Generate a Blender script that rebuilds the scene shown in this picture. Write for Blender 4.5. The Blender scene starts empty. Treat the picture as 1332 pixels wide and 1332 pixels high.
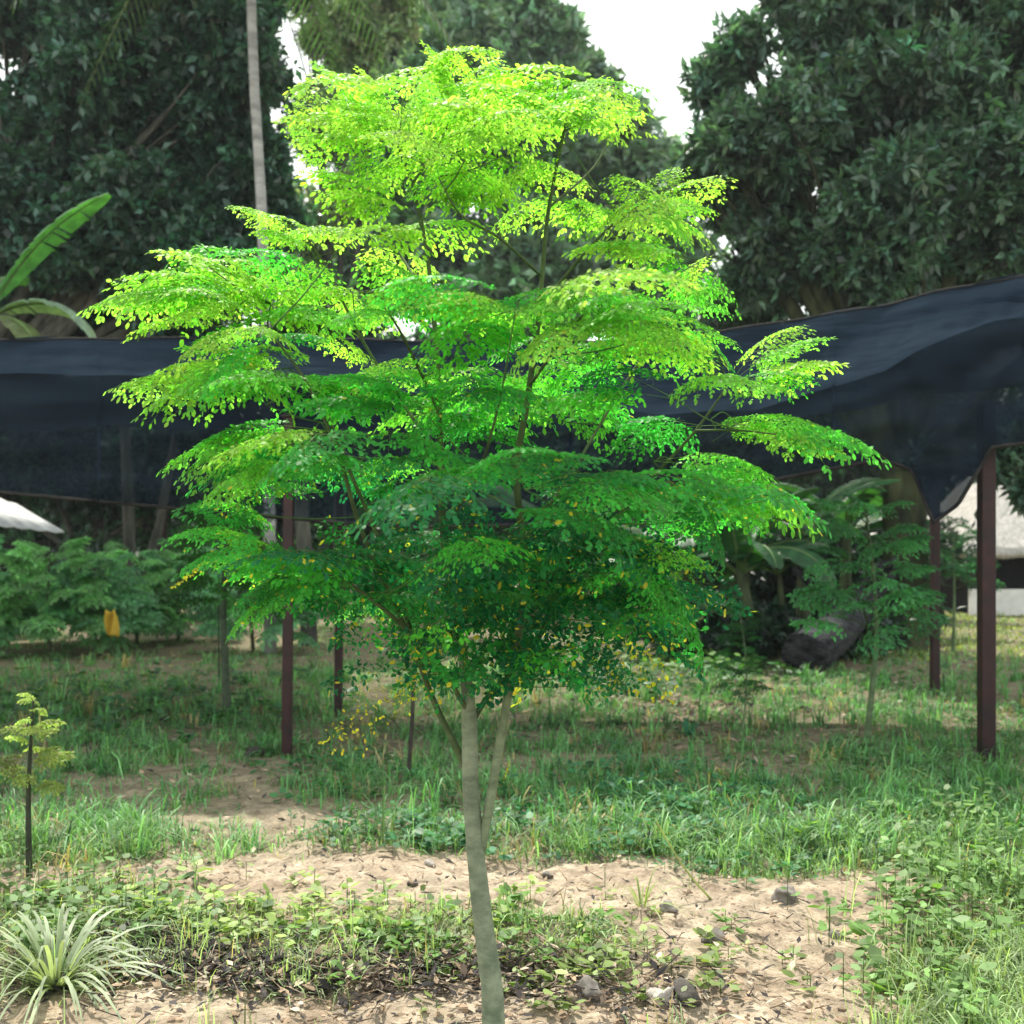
import bpy, math, random
import numpy as np
from math import radians, sin, cos, pi

# ------------------------------------------------------------------ camera, sky, sun
scene = bpy.context.scene
COL = scene.collection
F, HOR, CH = 1428.0, 720.0, 1.5        # focal length in photo pixels, horizon row, camera height
cam = bpy.data.cameras.new('camera')
camo = bpy.data.objects.new('camera', cam); COL.objects.link(camo)
camo.location = (0, 0, CH); camo.rotation_euler = (radians(90), 0, 0)
cam.sensor_width = 36; cam.lens = 36*F/1332.0; cam.shift_y = (HOR-666)/1332.0
cam.clip_start = 0.05; cam.clip_end = 2000
cam.dof.use_dof = True; cam.dof.focus_distance = 3.5; cam.dof.aperture_fstop = 3.5
scene.camera = camo

SUN_EL, SUN_AZ = 56.0, -16.0            # degrees; azimuth from +Y (away from camera) towards +X
world = bpy.data.worlds.new('World'); scene.world = world; world.use_nodes = True
wn = world.node_tree; wn.nodes.clear()
wo = wn.nodes.new('ShaderNodeOutputWorld'); bg = wn.nodes.new('ShaderNodeBackground')
sky = wn.nodes.new('ShaderNodeTexSky'); sky.sky_type = 'NISHITA'; sky.sun_disc = False
sky.sun_elevation = radians(SUN_EL); sky.sun_rotation = radians(SUN_AZ)
sky.air_density = 1.4; sky.dust_density = 3.0
mixw = wn.nodes.new('ShaderNodeMix'); mixw.data_type = 'RGBA'
mixw.inputs['Factor'].default_value = 0.55       # thin bright tropical cloud over the blue
mixw.inputs['B'].default_value = (15.0, 15.2, 14.2, 1)
wn.links.new(sky.outputs['Color'], mixw.inputs['A'])
wn.links.new(mixw.outputs['Result'], bg.inputs['Color'])
bg.inputs['Strength'].default_value = 0.12
wn.links.new(bg.outputs['Background'], wo.inputs['Surface'])

sl = bpy.data.lights.new('sun', 'SUN'); sl.energy = 4.8; sl.angle = radians(0.8); sl.color = (1.0, 0.95, 0.84)
so = bpy.data.objects.new('sun', sl); COL.objects.link(so)
_d = (sin(radians(SUN_AZ))*cos(radians(SUN_EL)), cos(radians(SUN_AZ))*cos(radians(SUN_EL)), sin(radians(SUN_EL)))
import mathutils
so.rotation_euler = mathutils.Vector(_d).to_track_quat('Z', 'Y').to_euler()
so.location = (3, 6, 20)
scene.view_settings.view_transform = 'Standard'; scene.view_settings.look = 'None'
scene.view_settings.exposure = 0.62; scene.view_settings.gamma = 1.0
scene.render.engine = 'CYCLES'
scene.cycles.max_bounces = 10; scene.cycles.transparent_max_bounces = 24
scene.cycles.diffuse_bounces = 4; scene.cycles.transmission_bounces = 6; scene.cycles.glossy_bounces = 2
scene.cycles.use_denoising = True; scene.cycles.volume_bounces = 0
HAZE = .0005

# ------------------------------------------------------------------ helpers
def P(px, py, Y):
    return np.array([(px-666)/F*Y, Y, CH-(py-HOR)/F*Y])
def gY(py): return CH*F/(py-HOR)
def unit(v):
    v = np.asarray(v, float); return v/(np.linalg.norm(v, axis=-1, keepdims=True)+1e-12)

_tab = np.random.RandomState(5).rand(256, 256)
def vnoise(x, y):
    x = np.asarray(x, float); y = np.asarray(y, float)
    xi = np.floor(x).astype(int); yi = np.floor(y).astype(int)
    fx = x-xi; fy = y-yi; fx = fx*fx*(3-2*fx); fy = fy*fy*(3-2*fy)
    a = _tab[xi & 255, yi & 255]; b = _tab[(xi+1) & 255, yi & 255]
    c = _tab[xi & 255, (yi+1) & 255]; d = _tab[(xi+1) & 255, (yi+1) & 255]
    return (a*(1-fx)+b*fx)*(1-fy)+(c*(1-fx)+d*fx)*fy
def fbm(x, y, o=4):
    s = 0; a = .5; t = 0
    for k in range(o):
        s = s+a*vnoise(x*2**k+17*k, y*2**k+31*k); t += a; a *= .5
    return s/t

class MB:
    """collects polygons with a per-vertex tint"""
    def __init__(s): s.V = []; s.F = []; s.C = []; s.n = 0
    def add(s, V, F, col=(1, 1, 1)):
        V = np.asarray(V, float).reshape(-1, 3); F = np.asarray(F, int)
        c = np.asarray(col, float)
        if c.ndim == 1: c = np.tile(c[:3], (len(V), 1))
        s.V.append(V); s.F.append(F+s.n); s.C.append(c); s.n += len(V)
    def build(s, name, mat, parent=None, smooth=True):
        V = np.concatenate(s.V); C = np.concatenate(s.C)
        me = bpy.data.meshes.new(name)
        me.vertices.add(len(V)); me.vertices.foreach_set('co', V.astype(np.float32).ravel())
        loops = np.concatenate([f.ravel() for f in s.F])
        tot = np.concatenate([np.full(len(f), f.shape[1]) for f in s.F])
        st = np.concatenate([[0], np.cumsum(tot)[:-1]])
        me.loops.add(len(loops)); me.loops.foreach_set('vertex_index', loops.astype(np.int32))
        me.polygons.add(len(tot)); me.polygons.foreach_set('loop_start', st.astype(np.int32))
        me.polygons.foreach_set('loop_total', tot.astype(np.int32))
        me.polygons.foreach_set('use_smooth', np.full(len(tot), smooth))
        a = me.color_attributes.new('tint', 'FLOAT_COLOR', 'POINT')
        a.data.foreach_set('color', np.hstack([C, np.ones((len(C), 1))]).astype(np.float32).ravel())
        me.update(calc_edges=True); me.validate()
        me.materials.append(mat)
        o = bpy.data.objects.new(name, me); COL.objects.link(o)
        if parent is not None:
            o.parent = parent; o.matrix_parent_inverse = mathutils.Matrix.Translation(-parent.location)
        return o
def thing(name, loc, label, cat, group=None):
    o = bpy.data.objects.new(name, None); COL.objects.link(o); o.location = tuple(float(v) for v in loc)
    o.empty_display_size = .2
    return tag(o, label, cat, group)
def tag(o, label, cat, group=None, kind=None):
    o['label'] = label; o['category'] = cat
    if group: o['group'] = group
    if kind: o['kind'] = kind
    return o
def stuff(o, label, cat):
    return tag(o, label, cat, None, 'stuff')

def spline(pts, n=6):
    p = np.asarray(pts, float); p = np.vstack([2*p[0]-p[1], p, 2*p[-1]-p[-2]]); out = []
    for i in range(1, len(p)-2):
        for t in np.arange(n)/n:
            out.append(.5*(2*p[i]+(p[i+1]-p[i-1])*t+(2*p[i-1]-5*p[i]+4*p[i+1]-p[i+2])*t*t+(3*p[i]-p[i-1]-3*p[i+1]+p[i+2])*t**3))
    out.append(p[-2]); return np.array(out)
def tube(pts, r0, r1=None, sides=8, rad=None, wob=0, rng=None):
    p = np.asarray(pts, float); n = len(p)
    r = np.linspace(r0, r0 if r1 is None else r1, n) if rad is None else np.asarray(rad, float)
    t = unit(np.gradient(p, axis=0))
    ref = np.array([0.13, 1, 0.05]); ref = ref/np.linalg.norm(ref)
    if abs(t[:, 1]).mean() > .85: ref = np.array([1., .1, .1])
    a = unit(np.cross(t, ref)); b = np.cross(t, a)
    th = np.arange(sides)/sides*2*pi
    rr = r[:, None]*np.ones((1, sides))
    if wob and rng is not None: rr = rr*(1+wob*(rng.rand(n, sides)-.5))
    V = p[:, None, :]+rr[:, :, None]*(cos_(th)[None, :, None]*a[:, None, :]+sin_(th)[None, :, None]*b[:, None, :])
    V = V.reshape(-1, 3)
    i = np.arange(n-1)[:, None]*sides; j = np.arange(sides)[None, :]; j2 = (j+1) % sides
    Fq = np.stack([i+j, i+j2, i+sides+j2, i+sides+j], -1).reshape(-1, 4)
    V = np.vstack([V, p[:1], p[-1:]]); c0 = n*sides; jj = np.arange(sides)
    F3a = np.stack([np.full(sides, c0), (jj+1) % sides, jj], -1)
    F3b = np.stack([np.full(sides, c0+1), (n-1)*sides+jj, (n-1)*sides+(jj+1) % sides], -1)
    return V, Fq, np.vstack([F3a, F3b])
def cos_(a): return np.cos(a)
def sin_(a): return np.sin(a)
def add_tube(mb, *a, col=(1, 1, 1), **k):
    V, Fq, Ft = tube(*a, **k); c = np.tile(np.asarray(col, float), (len(V), 1))
    n0 = mb.n; mb.add(V, Fq, c); mb.F.append(Ft+n0)
def add_box(mb, lo, hi, col=(1, 1, 1)):
    x0, y0, z0 = lo; x1, y1, z1 = hi
    V = [(x0,y0,z0),(x1,y0,z0),(x1,y1,z0),(x0,y1,z0),(x0,y0,z1),(x1,y0,z1),(x1,y1,z1),(x0,y1,z1)]
    mb.add(V, [(0,3,2,1),(4,5,6,7),(0,1,5,4),(1,2,6,5),(2,3,7,6),(3,0,4,7)], col)

# ------------------------------------------------------------------ materials
def nodes_of(name):
    m = bpy.data.materials.new(name); m.use_nodes = True; nt = m.node_tree; nt.nodes.clear()
    out = nt.nodes.new('ShaderNodeOutputMaterial'); return m, nt, out
def leaf_mat(name, trans=.5, rough=.45, spec=.4, tgain=(1.5, 1.35, .5), vary=.25):
    m, nt, out = nodes_of(name); N = nt.nodes.new; L = nt.links.new
    at = N('ShaderNodeAttribute'); at.attribute_name = 'tint'
    no = N('ShaderNodeTexNoise'); no.inputs['Scale'].default_value = 9; no.inputs['Detail'].default_value = 4
    geo = N('ShaderNodeNewGeometry'); L(geo.outputs['Position'], no.inputs['Vector'])
    mr = N('ShaderNodeMapRange'); mr.inputs['From Min'].default_value = .3; mr.inputs['From Max'].default_value = .7
    mr.inputs['To Min'].default_value = 1-vary; mr.inputs['To Max'].default_value = 1+vary
    L(no.outputs['Fac'], mr.inputs['Value'])
    mu = N('ShaderNodeVectorMath'); mu.operation = 'SCALE'; L(at.outputs['Color'], mu.inputs[0]); L(mr.outputs['Result'], mu.inputs['Scale'])
    bs = N('ShaderNodeBsdfPrincipled'); bs.inputs['Roughness'].default_value = rough
    bs.inputs['Specular IOR Level'].default_value = spec; L(mu.outputs['Vector'], bs.inputs['Base Color'])
    tg = N('ShaderNodeVectorMath'); tg.operation = 'MULTIPLY'; tg.inputs[1].default_value = tgain; L(mu.outputs['Vector'], tg.inputs[0])
    tr = N('ShaderNodeBsdfTranslucent'); L(tg.outputs['Vector'], tr.inputs['Color'])
    mx = N('ShaderNodeMixShader'); mx.inputs['Fac'].default_value = trans
    L(bs.outputs['BSDF'], mx.inputs[1]); L(tr.outputs['BSDF'], mx.inputs[2]); L(mx.outputs['Shader'], out.inputs['Surface'])
    return m
def rough_mat(name, c1, c2, scale=6, rough=.85, bump=.3, bscale=30, stretch=(1, 1, 1), spec=.2, attr=False, dist=.01, pos=(.35, .65)):
    m, nt, out = nodes_of(name); N = nt.nodes.new; L = nt.links.new
    geo = N('ShaderNodeNewGeometry'); mp = N('ShaderNodeMapping'); mp.inputs['Scale'].default_value = stretch
    L(geo.outputs['Position'], mp.inputs['Vector'])
    no = N('ShaderNodeTexNoise'); no.inputs['Scale'].default_value = scale; no.inputs['Detail'].default_value = 7; no.inputs['Roughness'].default_value = .65
    L(mp.outputs['Vector'], no.inputs['Vector'])
    cr = N('ShaderNodeValToRGB'); cr.color_ramp.elements[0].position = pos[0]; cr.color_ramp.elements[1].position = pos[1]
    cr.color_ramp.elements[0].color = (*c1, 1); cr.color_ramp.elements[1].color = (*c2, 1); L(no.outputs['Fac'], cr.inputs['Fac'])
    bs = N('ShaderNodeBsdfPrincipled'); bs.inputs['Roughness'].default_value = rough; bs.inputs['Specular IOR Level'].default_value = spec
    src = cr.outputs['Color']
    if attr:
        at = N('ShaderNodeAttribute'); at.attribute_name = 'tint'
        mu = N('ShaderNodeVectorMath'); mu.operation = 'MULTIPLY'; L(src, mu.inputs[0]); L(at.outputs['Color'], mu.inputs[1]); src = mu.outputs['Vector']
    L(src, bs.inputs['Base Color'])
    n2 = N('ShaderNodeTexNoise'); n2.inputs['Scale'].default_value = bscale; n2.inputs['Detail'].default_value = 6; L(mp.outputs['Vector'], n2.inputs['Vector'])
    bu = N('ShaderNodeBump'); bu.inputs['Strength'].default_value = bump; bu.inputs['Distance'].default_value = dist
    L(n2.outputs['Fac'], bu.inputs['Height']); L(bu.outputs['Normal'], bs.inputs['Normal'])
    L(bs.outputs['BSDF'], out.inputs['Surface']); return m

M_moringa = leaf_mat('moringa_leaf', trans=.6, rough=.5, spec=.25, tgain=(1.15, 1.45, .9), vary=.28)
M_leaf = leaf_mat('tree_leaf', trans=.34, rough=.4, spec=.75, tgain=(1.2, 1.4, .7), vary=.5)
M_grass = leaf_mat('grass_blade', trans=.4, rough=.5, spec=.3, tgain=(1.2, 1.3, .5), vary=.3)
M_banana = leaf_mat('banana_leaf', trans=.4, rough=.5, spec=.3, tgain=(1.3, 1.5, .4), vary=.3)
M_litter = leaf_mat('dry_leaf', trans=.12, rough=.8, spec=.1, tgain=(1, 1, 1), vary=.35)
M_bark_m = rough_mat('moringa_bark', (.12, .15, .10), (.25, .29, .20), scale=16, bump=.5, bscale=40, stretch=(1, 1, 1.6), dist=.003, attr=True)
M_bark = rough_mat('tree_bark', (.03, .032, .027), (.11, .11, .09), scale=5, bump=.8, bscale=12, stretch=(1, 1, .3), dist=.03)
M_palm = rough_mat('palm_bark', (.16, .16, .155), (.38, .38, .36), scale=4, bump=.7, bscale=9, stretch=(.5, .5, 2.2), dist=.02)
M_moss = rough_mat('mossy_bark', (.010, .016, .009), (.06, .07, .03), scale=5, bump=.9, bscale=12, stretch=(1, 1, .3), dist=.04)
M_char = rough_mat('weathered_log', (.004, .005, .006), (.06, .065, .07), scale=9, bump=1, bscale=26, stretch=(.4, 1, 1.6), dist=.09)
M_post = rough_mat('dark_red_paint', (.008, .003, .004), (.036, .008, .010), scale=11, rough=.55, bump=.15, bscale=40, spec=.4, dist=.003)
M_stick = rough_mat('stick', (.02, .02, .018), (.07, .06, .05), scale=14, bump=.5, bscale=50, dist=.004)
M_thatch = rough_mat('grey_thatch', (.36, .34, .31), (.62, .6, .56), scale=3, bump=.7, bscale=22, stretch=(4, 4, .5), dist=.05)
M_white = rough_mat('whitewash', (.6, .6, .57), (.8, .8, .77), scale=2, bump=.1, bscale=20, dist=.01)
M_metal = rough_mat('roof_sheet', (.32, .34, .34), (.46, .48, .48), scale=2, rough=.5, bump=.1, bscale=8, dist=.01)
M_dark = rough_mat('dark_wood', (.012, .012, .014), (.035, .033, .03), scale=4, bump=.3, bscale=20)
M_rock = rough_mat('rock', (.16, .14, .125), (.42, .38, .34), scale=9, bump=.8, bscale=30, dist=.01, attr=True)
M_clod = rough_mat('soil_clod', (.2, .135, .09), (.45, .33, .235), scale=15, bump=.6, bscale=60, dist=.004, attr=True)
M_yellow = rough_mat('yellow_cloth', (.42, .28, .03), (.6, .42, .06), scale=5, bump=.3, bscale=20)

# shade net: woven cloth, partly see-through
def net_mat():
    m, nt, out = nodes_of('shade_cloth'); N = nt.nodes.new; L = nt.links.new
    geo = N('ShaderNodeNewGeometry'); mp = N('ShaderNodeMapping'); mp.inputs['Scale'].default_value = (.35, .6, 2.2)
    L(geo.outputs['Position'], mp.inputs['Vector'])
    no = N('ShaderNodeTexNoise'); no.inputs['Scale'].default_value = 1.6; no.inputs['Detail'].default_value = 5; L(mp.outputs['Vector'], no.inputs['Vector'])
    cr = N('ShaderNodeValToRGB'); cr.color_ramp.elements[0].position = .35; cr.color_ramp.elements[1].position = .7
    cr.color_ramp.elements[0].color = (.009, .016, .026, 1); cr.color_ramp.elements[1].color = (.020, .032, .047, 1); L(no.outputs['Fac'], cr.inputs['Fac'])
    df = N('ShaderNodeBsdfPrincipled'); df.inputs['Roughness'].default_value = .7; df.inputs['Specular IOR Level'].default_value = .0
    L(cr.outputs['Color'], df.inputs['Base Color'])
    wn_ = N('ShaderNodeTexNoise'); wn_.inputs['Scale'].default_value = 3.5; wn_.inputs['Detail'].default_value = 5; L(mp.outputs['Vector'], wn_.inputs['Vector'])
    bb = N('ShaderNodeBump'); bb.inputs['Strength'].default_value = .9; bb.inputs['Distance'].default_value = .12; L(wn_.outputs['Fac'], bb.inputs['Height']); L(bb.outputs['Normal'], df.inputs['Normal'])
    tl = N('ShaderNodeBsdfTranslucent'); L(cr.outputs['Color'], tl.inputs['Color'])
    a = N('ShaderNodeMixShader'); a.inputs['Fac'].default_value = .25; L(df.outputs['BSDF'], a.inputs[1]); L(tl.outputs['BSDF'], a.inputs[2])
    tp = N('ShaderNodeBsdfTransparent'); tp.inputs['Color'].default_value = (.85, .93, 1, 1)
    b = N('ShaderNodeMixShader'); at = N('ShaderNodeAttribute'); at.attribute_name = 'tint'
    L(at.outputs['Fac'], b.inputs['Fac']); L(a.outputs['Shader'], b.inputs[1]); L(tp.outputs['BSDF'], b.inputs[2])
    L(b.outputs['Shader'], out.inputs['Surface']); return m
M_net = net_mat()

# ------------------------------------------------------------------ ground
def blob(px, py, cx, cy, rx, ry):
    return np.exp(-(((px-cx)/rx)**2+((py-cy)/ry)**2))
def cover(px, py):
    """how much green covers the ground, authored in photo coordinates but evaluated on the ground"""
    g = np.where(py < 1120, .70, .12)
    g = g+.5*np.clip((px-1130)/120, 0, 1)*np.clip((py-1000)/60, 0, 1)
    g = g+.30*blob(px, py, 330, 1212, 330, 30)+.5*blob(px, py, 60, 1230, 120, 60)+.45*blob(px, py, 620, 1225, 170, 30)
    g = g+.5*blob(px, py, 940, 1130, 130, 40)+.35*blob(px, py, 770, 1210, 50, 22)
    g = g-.75*blob(px, py, 520, 1135, 330, 26)-.5*blob(px, py, 760, 1165, 170, 25)
    g = g-.5*blob(px, py, 1000, 1235, 150, 60)-.95*blob(px, py, 350, 1030, 80, 42)-.6*blob(px, py, 1060, 965, 70, 18)-.45*blob(px, py, 130, 1040, 200, 40)
    g = g-.35*blob(px, py, 860, 925, 130, 14)-.4*blob(px, py, 960, 985, 80, 22)-.5*blob(px, py, 400, 850, 120, 20)-.55*blob(px, py, 180, 822, 240, 12)
    g = g-.5*blob(px, py, 480, 1050, 50, 25)-.6*blob(px, py, 900, 1310, 330, 40)-.6*blob(px, py, 300, 1320, 350, 30)
    g = g+.35*blob(px, py, 600, 1030, 260, 45)+.3*blob(px, py, 160, 915, 220, 40)
    g = g+.22*np.clip((960-py)/40, 0, 1)
    return g
def toimg(x, y):
    y = np.maximum(y, .6); return x/y*F+666, HOR+CH*F/y
def gz(x, y):
    x = np.asarray(x, float); y = np.asarray(y, float)
    px, py = toimg(x, y)
    near = np.exp(-(np.maximum(y-4, 0)/6)**2)
    z = (fbm(x*.7, y*.7, 3)-.5)*.10+(fbm(x*3.1+7, y*3.1, 3)-.5)*.08*near+(fbm(x*9+3, y*9, 3)-.5)*.045*near
    return z
def Gp(px, py):
    Y = gY(py); x = (px-666)/F*Y; return np.array([x, Y, float(gz(x, Y))])

def axis(lo, f0, f1, hi, step, gr=1.13):
    mid = list(np.arange(f0, f1, step)); up = [f1]; s = step
    while up[-1] < hi: s *= gr; up.append(up[-1]+s)
    dn = [f0]; s = step
    while dn[-1] > lo: s *= gr; dn.append(dn[-1]-s)
    return np.array(dn[:0:-1]+mid+up)
gx = axis(-400, -3.6, 3.6, 400, .028); gy = axis(-60, 2.7, 7.5, 700, .028)
GX, GY = np.meshgrid(gx, gy); GZ = gz(GX, GY)
nx, ny = len(gx), len(gy)
ii = np.arange(ny-1)[:, None]*nx+np.arange(nx-1)[None, :]
pxg, pyg = toimg(GX, GY)
gcov = np.clip(cover(pxg, pyg)+(fbm(GX*1.3, GY*1.3, 4)-.5)*1.2, 0, 1)
gcov = np.where(GY < 1.5, .5, gcov); gcov = np.maximum(gcov, .78*np.clip((GY-5.4)/1.2, 0, 1)+.2*np.clip((GY-8)/3, 0, 1)*np.clip(1-(GY-8)/60, 0, 1))
gm = MB(); Vg = np.stack([GX, GY, GZ], -1).reshape(-1, 3)
gm.add(Vg, np.stack([ii, ii+1, ii+nx+1, ii+nx], -1).reshape(-1, 4), np.repeat(gcov.reshape(-1, 1), 3, 1))
m, nt, out = nodes_of('bare_soil'); N = nt.nodes.new; L = nt.links.new
geo = N('ShaderNodeNewGeometry')
def noise(sc, det=8, rgh=.6):
    n = N('ShaderNodeTexNoise'); n.inputs['Scale'].default_value = sc; n.inputs['Detail'].default_value = det; n.inputs['Roughness'].default_value = rgh
    L(geo.outputs['Position'], n.inputs['Vector']); return n
def ramp(src, a, b, ca, cb):
    c = N('ShaderNodeValToRGB'); c.color_ramp.elements[0].position = a; c.color_ramp.elements[1].position = b
    c.color_ramp.elements[0].color = (*ca, 1); c.color_ramp.elements[1].color = (*cb, 1); L(src, c.inputs['Fac']); return c
def mix(f, a, b):
    x = N('ShaderNodeMix'); x.data_type = 'RGBA'; L(f, x.inputs['Factor']); L(a, x.inputs['A']); L(b, x.inputs['B']); return x.outputs['Result']
n1 = noise(2.3, 8, .7); n2 = noise(9, 8, .7); n3 = noise(60, 6, .7)
sand = ramp(n1.outputs['Fac'], .40, .62, (.62, .535, .41), (.27, .21, .15))
dk = ramp(n2.outputs['Fac'], .38, .62, (.18, .135, .10), (.64, .51, .38))
fine = ramp(n3.outputs['Fac'], .35, .6, (.68, .66, .64), (1, 1, 1))
base = N('ShaderNodeMix'); base.data_type = 'RGBA'; base.inputs['Factor'].default_value = .55; L(sand.outputs['Color'], base.inputs['A']); L(dk.outputs['Color'], base.inputs['B'])
at = N('ShaderNodeAttribute'); at.attribute_name = 'tint'
gcol = ramp(n2.outputs['Fac'], .35, .65, (.05, .06, .03), (.20, .18, .10))
mm = N('ShaderNodeMath'); mm.operation = 'MULTIPLY'; mm.inputs[1].default_value = .8; L(at.outputs['Fac'], mm.inputs[0])
col = mix(mm.outputs['Value'], base.outputs['Result'], gcol.outputs['Color'])
mul = N('ShaderNodeVectorMath'); mul.operation = 'MULTIPLY'; L(col, mul.inputs[0]); L(fine.outputs['Color'], mul.inputs[1])
bs = N('ShaderNodeBsdfPrincipled'); bs.inputs['Roughness'].default_value = .95; bs.inputs['Specular IOR Level'].default_value = .1
L(mul.outputs['Vector'], bs.inputs['Base Color'])
bu = N('ShaderNodeBump'); bu.inputs['Strength'].default_value = .9; bu.inputs['Distance'].default_value = .015; L(n3.outputs['Fac'], bu.inputs['Height'])
bu2 = N('ShaderNodeBump'); bu2.inputs['Strength'].default_value = .8; bu2.inputs['Distance'].default_value = .025; L(n2.outputs['Fac'], bu2.inputs['Height']); L(bu.outputs['Normal'], bu2.inputs['Normal'])
L(bu2.outputs['Normal'], bs.inputs['Normal']); L(bs.outputs['BSDF'], out.inputs['Surface'])
g = gm.build('ground', m); g['kind'] = 'structure'

# ------------------------------------------------------------------ moringa fronds
def leaflet_shape():   # unit leaflet, x 0..1
    return np.array([(0, 0), (.3, .27), (.68, .30), (1, 0), (.68, -.30), (.3, -.27)])
LS = leaflet_shape()
def make_frond(seed, npair=6, pinnules=4, leafp=2, ls=.034, fat=1.0, keep=1.0):
    """flat tripinnate leaf of unit length; returns leaflet origins, directions, sizes and the rib segments"""
    r = np.random.RandomState(seed); O = []; D = []; S = []; R = []
    def leaf(o, a, s):
        if r.rand() < keep: O.append(o); D.append(a); S.append(s*(.8+.4*r.rand()))
    def pinnule(o, a, l):
        e = o+l*np.array([cos(a), sin(a)]); R.append((o, e, .0016))
        k = max(1, int(round(leafp*(l/.1)**.5)))
        for i in range(k):
            q = o+(e-o)*(.25+.65*i/k)
            for s in (1, -1): leaf(q, a+s*(.85+.25*r.randn()*.5), ls)
        leaf(e, a+.15*r.randn(), ls*1.15)
    def pinna(o, a, l):
        e = o+l*np.array([cos(a), sin(a)]); R.append((o, e, .003))
        k = max(1, int(round(pinnules*(l/.42)**.7)))
        for i in range(k):
            t = .2+.72*i/k; q = o+(e-o)*t; pl = .34*l*(1-t*.75)+.012
            for s in (1, -1): pinnule(q, a+s*(.8+.12*r.randn()), pl)
        pinnule(e, a, .12*l+.01)
    R.append((np.array([0., 0.]), np.array([1., 0.]), .006))
    for i in range(npair):
        u = i/npair; t = .24+.72*u
        l = .46*(1-u)**.75*(.9+.2*r.rand())+.07
        for s in (1, -1): pinna(np.array([t, 0.]), s*(.92-.25*u+.08*r.randn()), l)
    pinna(np.array([.93, 0.]), 0, .1)
    return np.array(O), np.array(D), np.array(S), R
def place_frond(mb, fr, B, T, rng, arch=.14, side=.5, roll=0, tint=(.1, .3, .03), lscale=1.0, jit=.35, rib=(.2, .3, .08), ribs=True, old=0):
    O, D, S, R = fr
    B = np.asarray(B, float); T = np.asarray(T, float); Lx = np.linalg.norm(T-B); ex = (T-B)/Lx
    up = np.array([0, 0, 1.])+np.array([rng.randn()*.12, -.10+rng.randn()*.12, 0])
    ey = unit(np.cross(up, ex)); ez = np.cross(ex, ey)
    ey, ez = ey*cos(roll)+ez*sin(roll), -ey*sin(roll)+ez*cos(roll)
    def warp(xy, z=0.0):
        x = xy[:, 0]; y = xy[:, 1]
        zz = arch*4*x*(1-x)*.8-side*np.abs(y)**1.6+z
        return B+Lx*(x[:, None]*ex+y[:, None]*ey*.92+zz[:, None]*ez)
    n = len(O); c = np.cos(D); s = np.sin(D); Lf = S*lscale
    # leaflet vertices in frond plane with individual tilt
    lx = LS[None, :, 0]*Lf[:, None]; ly = LS[None, :, 1]*Lf[:, None]
    tilt = rng.randn(n)*jit; pit = -.25+rng.randn(n)*jit
    X = O[:, 0, None]+c[:, None]*lx*np.cos(pit)[:, None]-s[:, None]*ly*np.cos(tilt)[:, None]
    Yv = O[:, 1, None]+s[:, None]*lx*np.cos(pit)[:, None]+c[:, None]*ly*np.cos(tilt)[:, None]
    Z = lx*np.sin(pit)[:, None]+ly*np.sin(tilt)[:, None]
    W = warp(np.stack([X.ravel(), Yv.ravel()], -1), Z.ravel())
    idx = np.arange(n*6).reshape(n, 6)
    tc = np.asarray(tint)[None, :]*(1+.16*rng.randn(n, 1))*(1+.06*rng.randn(n, 3)); tc = np.clip(tc, .004, .9)
    if old > 0: tc[rng.rand(n) < old] = (.62, .50, .05)
    mb.add(W, idx, np.repeat(tc, 6, 0))
    if ribs:
        A = np.array([q[0] for q in R]); E = np.array([q[1] for q in R]); w = np.array([q[2] for q in R])
        k = len(A); mid = (A+E)/2
        a = warp(A); b_ = warp(mid); e = warp(E)
        d = unit(e-a); sd = unit(np.cross(d, np.array([0.3, 1, .2])))*w[:, None]*Lx*.5
        dz = np.cross(d, sd)
        V = np.stack([a+sd, a-sd*.5+dz*.87, a-sd*.5-dz*.87, b_+sd*.8, b_-sd*.4+dz*.7, b_-sd*.4-dz*.7, e+sd*.6, e-sd*.3+dz*.52, e-sd*.3-dz*.52], 1).reshape(-1, 3)
        q = np.arange(k)[:, None]*9
        fs = []
        for o in (0, 3):
            for i in range(3):
                j = (i+1) % 3; fs.append(np.concatenate([q+o+i, q+o+j, q+o+3+j, q+o+3+i], 1))
        mb.add(V, np.vstack(fs), rib)
FR = [make_frond(i, npair=6, pinnules=4, leafp=2, ls=.033+.004*(i % 3)) for i in range(6)]
FR_OLD = [make_frond(20+i, npair=4, pinnules=2, leafp=1, ls=.075, keep=.75) for i in range(4)]
FR_LO = [make_frond(40+i, npair=5, pinnules=3, leafp=1, ls=.062) for i in range(4)]

# ------------------------------------------------------------------ the moringa tree
TY = 3.3
CROWN = np.array([(555,58),(650,68),(645,110),(720,105),(800,100),(835,140),(830,200),(930,222),(950,265),(915,320),(930,370),(955,415),(1040,420),(1095,475),(1030,508),(945,525),(1050,548),(1148,592),(1070,605),(1000,600),(1060,685),(960,690),(935,735),(905,760),(865,740),(915,860),(865,835),(860,900),(800,915),(720,895),(640,905),(560,915),(500,890),(470,860),(430,820),(350,795),(300,825),(310,770),(215,745),(225,695),(305,672),(215,612),(260,572),(345,560),(180,538),(155,500),(230,463),(120,400),(180,360),(260,318),(370,352),(300,268),(400,285),(395,220),(450,195),(370,165),(380,110),(440,85)], float)
def inpoly(x, y, poly=CROWN):
    c = False; n = len(poly); j = n-1
    for i in range(n):
        xi, yi = poly[i]; xj, yj = poly[j]
        if (yi > y) != (yj > y) and x < (xj-xi)*(y-yi)/(yj-yi)+xi: c = not c
        j = i
    return c
def proj(p): return 666+p[0]/p[1]*F, HOR-(p[2]-CH)/p[1]*F

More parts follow.
